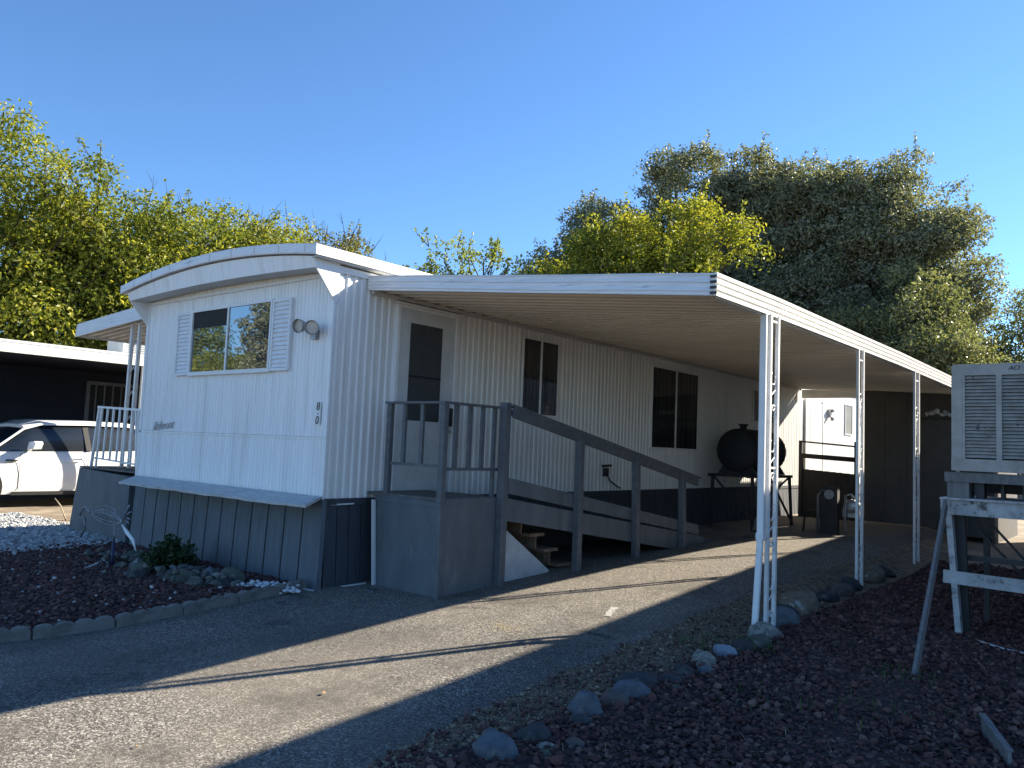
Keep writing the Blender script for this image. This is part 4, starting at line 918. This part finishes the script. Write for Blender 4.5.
for s_ in (-1, 1):
    MB().bar((s_*.90, -1.26, 1.06), (s_*.80, -.68, 1.52), .03, .04, bev=.008).build('pillar', carw, car, local=True)
    MB().bar((s_*.915, .42, 1.07), (s_*.775, .36, 1.53), .02, .10, up=(0,1,0)).build('pillar', carb, car, local=True)
    MB().bar((s_*.905, 1.55, 1.10), (s_*.765, 1.42, 1.53), .02, .09, up=(0,1,0)).build('pillar', carb, car, local=True)
    mr = MB(); mr.prism([(s_*.98, -.72, 1.08), (s_*1.16, -.68, 1.10), (s_*1.18, -.66, 1.20), (s_*1.12, -.66, 1.24), (s_*.99, -.70, 1.22)], (0, .14, 0)); mr.bar((s_*.92, -.66, 1.06), (s_*1.0, -.66, 1.11), .06, .04); mr.build('wing_mirror', carw, car, local=True)
    for hy in (.10, 1.15): MB().bar((s_*.985, hy, .90), (s_*.985, hy+.20, .905), .02, .03, bev=.004).build('door_handle', carw, car, local=True)
    gl = MB(); gl.box(min(s_*.966, s_*.972), max(s_*.966, s_*.972), -.82, -.812, .34, 1.0); gl.box(min(s_*.966, s_*.972), max(s_*.966, s_*.972), .385, .393, .34, 1.04); gl.box(min(s_*.966, s_*.972), max(s_*.966, s_*.972), 1.50, 1.508, .45, 1.05); gl.build('door_gaps', carb, car, local=True)
    MB().box(min(s_*.955, s_*.975), max(s_*.955, s_*.975), -.92, 1.05, .235, .30).build('sill_trim', carb, car, local=True)
    MB().box(min(s_*.955, s_*.98), max(s_*.955, s_*.98), -1.05, -.86, .86, .89).build('fender_vent', carb, car, local=True)
    for wy in (-1.50, 1.42):
        MB().tube([(s_*.80, wy, .375), (s_*.972, wy, .375)], .43, 28).build('wheel_arch', carb, car, local=True)
        wh = MB().tube([(s_*.76, wy, .375), (s_*.78, wy, .375), (s_*.985, wy, .375), (s_*.995, wy, .375)], [.34,.375,.375,.34], 28).build('wheel', tyre_m, car, local=True)
        rr = MB(); rr.tube([(s_*.99, wy, .375), (s_*1.0, wy, .375)], [.26,.05], 20, caps=False)
        for k in range(5):
            a = k*2*math.pi/5; rr.bar((s_*1.003, wy, .375), (s_*1.0, wy+.25*math.cos(a), .375+.25*math.sin(a)), .01, .05, up=(1,0,0))
        rr.tube([(s_*.99, wy+.255*math.cos(a), .375+.255*math.sin(a)) for a in fr(0, 2*math.pi, 24)], .018, 6, caps=False); rr.build('rim', rim_m, wh, local=True)
    MB().box(min(s_*.5, s_*.88), max(s_*.5, s_*.88), -2.36, -2.24, .74, .82).build('headlight', glassC, car, local=True)
    MB().box(min(s_*.55, s_*.86), max(s_*.55, s_*.86), 2.28, 2.37, .88, .95).build('tail_light', mat('tail_red', (.3,.01,.01), (.25,.01,.01), .3), car, local=True)

# dry stalks by the car
for nm, (px, py), lab in (('dry_stalks', (-13.9, 5.6), 'three dry pale stalks standing on the gravel in front of the white car'),):
    b_ = MB()
    for k in range(5):
        a = random.uniform(-.2, .2); b_.tube([(px+k*.05-.1, py+k*.08, .06), (px+k*.05-.1+a*.3, py+k*.08+a*.5, .3+.07*(k % 3)), (px+k*.05-.1+a*.5, py+k*.08+a, .42+.1*(k % 3))], [.012,.010,.006], 6)
    o = b_.build(nm, mat('stalk_tan', (.5,.42,.3), (.4,.33,.22), .9), loc=(px, py, .06)); tag(o, lab, 'plant')

# ------------------------------------------------------------------ fish yard ornament
fo = thing('fish_ornament', (-9.0, 4.11, .05), 'silver metal fish sculpture on a dark blue pole in the left bed', 'garden ornament')
Yf = 4.11
MB().tube([(-8.99, Yf, .0), (-8.99, Yf, .34)], .016, 8).build('pole', navyp, fo); MB().tube([(-8.99, Yf, .34), (-8.985, Yf, .50)], .008, 8).build('rod', orn_m, fo)
mb = MB()
for s_, k in ((1, .12), (-1, .065), (1, .07), (1, .03), (-1, .03)):
    mb.tube([(-9.62+.80*t, Yf+.02*s_*math.sin(math.pi*t), .61-.05*t+s_*k*math.sin(math.pi*t)**.8) for t in fr(0, 1, 12)], .006, 5)
for t in fr(.12, .9, 8):
    h1 = .115*math.sin(math.pi*t)**.8; h2 = .065*math.sin(math.pi*t)**.8; x = -9.62+.8*t; z = .61-.05*t
    mb.tube([(x, Yf+.02, z+h1), (x+.03, Yf+.035, z), (x, Yf+.02, z-h2)], .005, 5)
mb.build('body_wires', orn_m, fo)
mb = MB(); mb.tube([(-9.62, Yf, .60), (-9.78, Yf, .66), (-9.90, Yf, .56), (-9.76, Yf, .52), (-9.74, Yf, .40), (-9.84, Yf, .30)], [.012,.014,.012,.016,.012,.008], 6); mb.build('head', orn_m, fo)
mb = MB()
for a, l in ((1.0, .24), (.65, .22), (.3, .17), (0, .15)): mb.tube([(-8.82, Yf, .56), (-8.82+l*.6*math.cos(a)+.02, Yf, .56+l*.6*math.sin(a)+.03), (-8.82+l*math.cos(a), Yf, .56+l*math.sin(a))], [.006,.012,.008], 5)
mb.build('tail', orn_m, fo)
MB().tube([(-8.83, Yf, .54), (-8.7, Yf, .47), (-8.55, Yf, .40), (-8.47, Yf, .30)], [.006,.022,.018,.006], 6).build('fin', trim, fo)
mb = MB()
for k in range(9):
    a = k*.7; mb.tube([(-8.99, Yf, .06), (-8.99+.14*math.cos(a), Yf-.14*abs(math.sin(a)), .05+.05*(k % 3)), (-8.99+.24*math.cos(a), Yf-.25*abs(math.sin(a)), .02)], .005, 5)
o = mb.build('wire_base', orn_m, fo)
o = MB().bar((-9.02, 3.98, .12), (-9.0, 3.72, .03), .012, .012).build('white_stake', pvc, loc=(-9, 3.8, .03)); tag(o, 'thin white stake lying at the foot of the fish ornament', 'stake')
o = MB().bar((-8.42, 3.72, .05), (-8.12, 3.86, .055), .018, .018).build('white_stake', pvc, loc=(-8.3, 3.8, .03)); tag(o, 'short white strip lying on the cinders in front of the green shrub', 'strip')

# ------------------------------------------------------------------ vegetation
def leaves(P, size, nrm=None, aspect=.55, up=.35):
    n = len(P); N_ = RNG.normal(size=(n, 3))
    if nrm is not None: N_ = N_*.8+nrm
    N_[:,2] += up; N_ /= np.linalg.norm(N_, axis=1)[:,None]
    T = np.cross(N_, RNG.normal(size=(n, 3))); T /= np.linalg.norm(T, axis=1)[:,None]; B = np.cross(N_, T)
    s = (size*RNG.uniform(.5, 1.45, n))[:,None]
    V = np.empty((n, 4, 3)); bend = N_*s*.15
    V[:,0] = P-T*s*.5; V[:,1] = P+B*s*aspect*.5+bend; V[:,2] = P+T*s*.5-bend; V[:,3] = P-B*s*aspect*.5+bend
    return V.reshape(-1, 3), np.arange(4*n).reshape(n, 4)

def tree(name, label, cat, az, dist, lobes, nclump, per, lsize, m, cr=.7, shoots=0, bare=0, base=0, trunk=.22, group='trees behind the homes', pos=None, up=.35, seed=1):
    rs = np.random.default_rng(seed)
    if pos is None: pos = (math.sin(R(az))*dist, math.cos(R(az))*dist)
    bx, by = pos; z0 = .0
    t = thing(name, (bx, by, z0), label, cat, group)
    # lobes: (lateral offset to the right seen from the camera, depth offset, z, rl, rd, rz)
    rt = np.array([math.cos(R(az)), -math.sin(R(az)), 0]); fd = np.array([math.sin(R(az)), math.cos(R(az)), 0]); ez = np.array([0, 0, 1.])
    vol = np.array([l[3]*l[4]*l[5] for l in lobes]); pr = vol**.75; pr /= pr.sum()
    C_ = []; OUT = []
    for _ in range(nclump):
        l = lobes[rs.choice(len(lobes), p=pr)]; d = rs.normal(size=3); d /= np.linalg.norm(d); r = rs.uniform(.30, 1)**.45
        r *= 1+.34*noise.noise(Vector((d[0]*2.6+seed, d[1]*2.6, d[2]*2.6+l[0])))
        c = np.array([bx, by, z0])+rt*(l[0]+d[0]*l[3]*r)+fd*(l[1]+d[1]*l[4]*r)+ez*(l[2]+d[2]*l[5]*r)
        if c[2] < .5: continue
        C_.append(c); OUT.append(rt*d[0]+fd*d[1]+ez*d[2])
    C_ = np.array(C_); OUT = np.array(OUT); k = len(C_)
    rad = cr*rs.uniform(.55, 1.25, k)
    P_ = []; Nn = []
    for i in range(k):
        n = int(per*rs.uniform(.6, 1.4)*(rad[i]/cr)**2)
        d = rs.normal(size=(n, 3)); d[:,2] = d[:,2]*.8+.45; d /= np.linalg.norm(d, axis=1)[:,None]
        q = d*rad[i]*(rs.uniform(.25, 1, n)**.5)[:,None]*np.array([1, 1, .62])*1.05 + rs.normal(size=(n, 3))*rad[i]*.10
        P_.append(C_[i]+q); Nn.append(d*.9+OUT[i]*.3)
    sh = np.argsort(-C_[:,2])[:max(1, int(k*.45))]
    tw = MB()
    for _ in range(shoots):
        i = rs.choice(sh); l_ = rs.uniform(.5, 1.2)*cr*1.5; d = OUT[i]*.4+np.array([rs.normal()*.25, rs.normal()*.25, 1]); d /= np.linalg.norm(d)
        if rs.random() < .35: d = OUT[i]*np.array([1, 1, .5])+rs.normal(size=3)*.2; d /= np.linalg.norm(d)
        n = int(l_/lsize*3.2); tt = rs.uniform(.15, 1, n); P_.append(C_[i]+d*tt[:,None]*l_+rs.normal(size=(n, 3))*lsize*.45); Nn.append(np.zeros((n, 3)))
        tw.tube([C_[i], C_[i]+d*l_*.5, C_[i]+d*l_], [.018,.012,.004], 4, caps=False)
    for _ in range(bare):
        i = rs.choice(sh); l_ = rs.uniform(.6, 1.6); d = OUT[i]*.5+np.array([rs.normal()*.35, rs.normal()*.35, 1]); d /= np.linalg.norm(d)
        e = C_[i]+d*l_; tw.tube([C_[i], C_[i]+d*l_*.5+rs.normal(size=3)*.05, e], [.02,.012,.004], 4, caps=False)
        for q in range(3):
            s0 = C_[i]+d*l_*rs.uniform(.3, .8); tw.tube([s0, s0+d*.25+rs.normal(size=3)*.16], [.009,.003], 3, caps=False)
    V, F = leaves(np.concatenate(P_), lsize, np.concatenate(Nn), up=up)
    npmesh('crown', V, F, m, t)
    lo = min(l[2]-l[5]*.5 for l in lobes); top = max(l[2] for l in lobes)
    tr = MB(); fork = np.array([bx, by, max(1.6, lo*.8)])
    tr.tube([(bx, by, -.1), (bx+.05, by, fork[2]*.5), tuple(fork)], [trunk*1.35, trunk, trunk*.85], 10); tr.build('trunk', bark, t)
    lm = MB()
    for i in rs.choice(k, size=min(k, 60), replace=False):
        e = C_[i]; mid = fork*.45+e*.55; mid[2] += (e[2]-fork[2])*.12; q = mid*.5+e*.5+rs.normal(size=3)*.15
        lm.tube([fork+rs.normal(size=3)*trunk*.3, fork*.75+mid*.25+rs.normal(size=3)*.1, mid, q, e], [trunk*.5, trunk*.4, trunk*.26, trunk*.16, .015], 6, caps=False)
    lm.v += []; n0 = len(lm.v); lm.add(tw.v, tw.f, True); lm.build('limbs', bark, t)
    return t
L_yel = leafmat('leaf_yellow_green', [(.06,.085,.015),(.16,.19,.025),(.27,.28,.035),(.42,.36,.06)], .45)
L_mid = leafmat('leaf_mid_green', [(.05,.075,.015),(.12,.16,.022),(.22,.24,.03),(.36,.32,.06)], .44)
L_olive = leafmat('leaf_olive', [(.08,.09,.035),(.14,.15,.05),(.20,.19,.07),(.16,.10,.05)], .4)
L_oak = leafmat('leaf_oak', [(.075,.088,.055),(.14,.155,.095),(.24,.25,.165),(.38,.39,.30)], .3)
L_oak2 = leafmat('leaf_oak_light', [(.065,.078,.042),(.125,.145,.070),(.21,.225,.115),(.31,.32,.20)], .32)
L_light = leafmat('leaf_pale_green', [(.12,.16,.05),(.18,.22,.06),(.26,.29,.09)], .5)
L_shrub = leafmat('leaf_shrub', [(.012,.03,.010),(.02,.05,.014),(.035,.075,.02)], .25)

tree('broadleaf_tree', 'tall yellow-green broadleaf tree at the far left edge behind the carport', 'tree', -74.5, 25, [(-1.5,0,5.5,3.6,3,3.3),(-.4,0,7.7,1.8,2,1.9),(2.0,0,6.2,1.4,2,1.6),(3.2,0,5.2,1.8,2.5,2.4),(1,0,3.4,4,3,2)], 240, 330, .12, L_yel, .92, 90, 5, seed=2)
tree('broadleaf_tree', 'leafy green tree with upright shoots second from the left edge', 'tree', -67.0, 25.5, [(0,0,6.9,2.2,2.5,1.9),(-2.2,0,6.1,1.9,2.5,2.2),(2.0,0,6.6,1.6,2.4,1.8),(1.8,0,4.6,2.2,2.4,2.3),(0,0,3.4,3.4,3,2)], 200, 330, .115, L_mid, .88, 80, 6, seed=3)
tree('broadleaf_tree', 'bright yellow-green tree just left of the mobile home roof', 'tree', -61.2, 27, [(0,0,6.5,2.3,2.5,2.0),(1.9,0,6.5,1.6,2,1.7),(-1.8,0,5.4,2.0,2.5,2.2),(0,0,4,3.4,2.5,2)], 180, 330, .12, L_yel, .88, 60, 4, seed=4)
tree('twiggy_tree', 'thin olive-brown tree with bare twigs above the arched roof', 'tree', -56.6, 29, [(0,0,7.4,1.6,2,1.7),(-1.8,0,7.0,1.4,2,1.7),(1.7,0,7.1,1.4,2,1.6)], 210, 80, .12, L_olive, .55, 34, 46, seed=5)
tree('twiggy_tree', 'low olive tree with bare twigs at the right end of the arched roof', 'tree', -52.6, 31, [(0,0,7.7,1.6,2,1.5),(1.2,0,7.3,1.1,1.6,1.2),(-1.4,0,7.6,1.2,1.6,1.5)], 170, 80, .12, L_olive, .55, 30, 34, seed=6)
tree('sparse_tree', 'small sparse pale green tree rising behind the middle of the roof', 'tree', -42.8, 25, [(0,0,6.5,2.2,1.5,1.5),(-1.5,0,5.9,1.0,1,1.0),(1.6,0,6.0,1.2,1,1.0)], 150, 40, .12, L_light, .45, 60, 0, trunk=.12, seed=7)
tree('sparse_tree', 'low tuft of pale leaves at the left end of the carport roof', 'tree', -46.3, 24, [(0,0,5.8,.9,1,.7)], 24, 34, .12, L_light, .4, 14, 2, trunk=.08, seed=17)
tree('broadleaf_tree', 'yellow-green drooping tree in front of the dark oaks', 'tree', -30.6, 28, [(1.6,0,9.1,1.1,1.5,1.2),(3.0,0,8.5,.8,1.2,.9),(-.1,0,8.6,1.0,1.4,1.0),(-1.5,0,8.0,1.0,1.6,1.1),(-2.9,0,6.8,.9,1.3,1.1),(.4,0,6.7,2.5,3,1.8),(0,0,4.6,3.4,3,2.3)], 260, 300, .125, L_yel, .75, 150, 0, seed=8)
tree('oak_tree', 'tall dark oak rising directly behind the yellow-green tree', 'tree', -28.2, 38, [(.6,0,12.6,2.6,3,3.8),(-3.6,0,10.8,2.2,3,2.9),(3.4,0,12.0,2.2,3,3.4),(-5.7,0,9.2,1.5,2,2.0),(0,0,7.5,5.5,4,4.2),(4,0,8,3.5,4,4)], 760, 240, .15, L_oak, .85, 240, 20, trunk=.4, seed=9)
tree('oak_tree', 'broad grey-green oak with three rounded tops above the carport', 'tree', -17.0, 38, [(-4.2,0,11.5,2.5,3,3.9),(-2.4,0,11.7,2.0,3,3.6),(-.8,0,11.2,2.2,3,3.7),(2.2,0,11.0,2.2,3,3.5),(4.2,0,9.6,1.4,2.4,2.6),(.5,0,11.3,2.0,3,3.3),(3.2,0,8.4,1.9,3,3.4),(-1,0,6.5,5.2,4.5,4.5),(2.6,0,5,2.6,4,3.8)], 1150, 240, .15, L_oak, .85, 300, 14, trunk=.45, seed=10)
tree('oak_tree', 'lighter green oak low behind the end of the carport roof', 'tree', -11.8, 34, [(-.4,0,5.6,1.9,3,3.4),(-2.4,0,4.4,2.4,3,3.0),(.9,-1,3.4,1.6,2,2.2)], 380, 220, .14, L_oak2, .8, 90, 6, trunk=.3, seed=11)
tree('oak_tree', 'distant olive tree at the right picture edge behind the cooler', 'tree', -5.6, 44, [(0,0,5.8,3.8,3,3.9),(-2.5,0,4.4,2.4,3,2.8),(4,0,6,3,3,3.6)], 560, 140, .15, L_oak2, .8, 80, 10, trunk=.3, seed=12)
G2 = 'trees across the street'
tree('street_tree', 'tall narrow tree across the street mirrored at the right edge of the front window', 'tree', -125, 18, [(0,0,4.2,.8,1.0,2.0),(0,0,2.6,1.0,1.1,1.5)], 130, 110, .12, L_oak, .5, 20, 0, group=G2, pos=(-23.4, -5.4), seed=13)
tree('street_tree', 'round tree across the street mirrored low in the right window pane', 'tree', -110, 30, [(0,0,3.2,3.2,3,2.0),(-1,0,3.8,1.6,1.6,1.4)], 300, 110, .14, L_yel, .7, 30, 0, group=G2, pos=(-32.0, -9.6), seed=14)
tree('street_tree', 'taller tree across the street mirrored in the left window pane', 'tree', -110, 30, [(0,0,5.0,2.8,3,2.6),(1,0,3.4,3.6,3,2.2)], 340, 120, .14, L_mid, .7, 30, 0, group=G2, pos=(-38.5, -10.5), seed=15)
# shrub by the skirting
sh = thing('green_shrub', (-8.22, 4.42, .1), 'small dark green leafy shrub among the rocks before the skirting', 'shrub')
P_ = []
for _ in range(60):
    d = RNG.normal(size=3); d /= np.linalg.norm(d); d[2] = abs(d[2]); c = np.array([-8.25, 4.38, .17])+d*np.array([.34,.26,.26])*RNG.uniform(.4, 1)
    P_.append(c+RNG.normal(size=(34, 3))*.035)
V, F = leaves(np.concatenate(P_), .055, up=.6, aspect=.5); npmesh('foliage', V, F, L_shrub, sh)
b_ = MB()
for k in range(10):
    a = k*.63; b_.tube([(-8.25, 4.38, .05), (-8.25+.12*math.cos(a), 4.38+.1*math.sin(a), .22), (-8.25+.26*math.cos(a), 4.38+.2*math.sin(a), .36)], [.008,.006,.003], 5)
b_.build('stems', bark, sh)

# far background: low hedge line and boundary fence seen between the stand legs
bf = thing('boundary_fence', (-2, 34, .3), 'weathered board fence crossing the lit dirt far behind the cooler stand', 'fence')
mb = MB()
for i in range(70): mb.box(-8+i*.2, -7.81+i*.2, 34, 34.03, .2, 1.75+.03*math.sin(i*3.1))
mb.build('boards', greyw, bf); MB().box(-8, 6, 34.031, 34.07, 1.4, 1.5).build('rail', greyw, bf)

# neighbour house on the right, just out of frame: its roof edge throws the shade over bed and driveway
nr = thing('neighbour_house', (1.4, 14, 0), 'tall beige neighbouring house just beyond the right picture edge', 'house', rz=0)
ang = math.atan(.085); dv = Vector((-math.sin(ang), math.cos(ang), 0)); ov = Vector((math.cos(ang), math.sin(ang), 0)); p0 = Vector((-.40, 7.4, 0))
def q(u, v, z): w = p0+dv*u+ov*v; return (w.x, w.y, z)
mb = MB(); mb.prism([q(.15,.12,-.05), q(13.4,.12,-.05), q(13.4,4.6,-.05), q(.15,4.6,-.05)], (0,0,4.10)); mb.build('walls', hhouse, nr)
rf = MB(); rf.prism([q(0,0,4.05), q(0,2.4,4.6), q(0,4.8,4.05), q(0,4.8,3.97), q(0,0,3.97)], tuple(dv*13.6)); rf.build('roof', soffit, nr)
for u in (2.5, 6.5, 10.5):
    w_ = MB(); w_.prism([q(u,.10,1.6), q(u+1.1,.10,1.6), q(u+1.1,.10,2.7), q(u,.10,2.7)], tuple(ov*-.03)); ww = w_.build('window', trim, nr)
    MB().prism([q(u+.06,.065,1.66), q(u+1.04,.065,1.66), q(u+1.04,.065,2.64), q(u+.06,.065,2.64)], tuple(ov*-.008)).build('pane', glassD, ww)

# ------------------------------------------------------------------ light, sky, camera
sun_h = Vector((.395, .919, 0)); el = R(28.4)
S_ = Vector((sun_h.x*math.cos(el), sun_h.y*math.cos(el), math.sin(el)))
ld = bpy.data.lights.new('sun', 'SUN'); ld.energy = 5.0; ld.angle = R(.53); ld.color = (1, .89, .73)
lo = bpy.data.objects.new('sun', ld); col.objects.link(lo); lo.rotation_euler = S_.to_track_quat('Z', 'Y').to_euler(); lo.location = (5, 20, 15)
w = bpy.data.worlds.new('World'); scene.world = w; w.use_nodes = True; nt = w.node_tree
sk = nt.nodes.new('ShaderNodeTexSky'); sk.sky_type = 'NISHITA'; sk.sun_disc = False; sk.sun_elevation = el; sk.sun_rotation = math.atan2(S_.x, S_.y)
sk.air_density = .9; sk.dust_density = .05; sk.ozone_density = 2.6; sk.altitude = 300
bg = nt.nodes['Background']; tm = nt.nodes.new('ShaderNodeMix'); tm.data_type = 'RGBA'; tm.blend_type = 'MULTIPLY'; tm.inputs[0].default_value = 1
tm.inputs[7].default_value = (.55, .74, .90, 1); nt.links.new(sk.outputs[0], tm.inputs[6]); nt.links.new(tm.outputs[2], bg.inputs['Color']); bg.inputs['Strength'].default_value = .085
cam = bpy.data.cameras.new('camera'); co = bpy.data.objects.new('camera', cam); col.objects.link(co); scene.camera = co
r_ = Vector((0.77170252, 0.63466695, 0.04090341)); u_ = Vector((0.01875951, -0.08700287, 0.99603142)); f_ = Vector((-0.63570693, 0.76787263, 0.07904637))
M = Matrix((r_, u_, -f_)).transposed().to_4x4(); M.translation = Vector((0, 0, 1.55)); co.matrix_world = M
cam.sensor_fit = 'HORIZONTAL'; cam.sensor_width = 36; cam.lens = 36*798.26/1024; cam.clip_end = 3000; cam.clip_start = .05
scene.view_settings.view_transform = 'Standard'; scene.view_settings.look = 'None'; scene.view_settings.gamma = 1; scene.view_settings.exposure = 1.66
scene.render.resolution_x = 1024; scene.render.resolution_y = 768
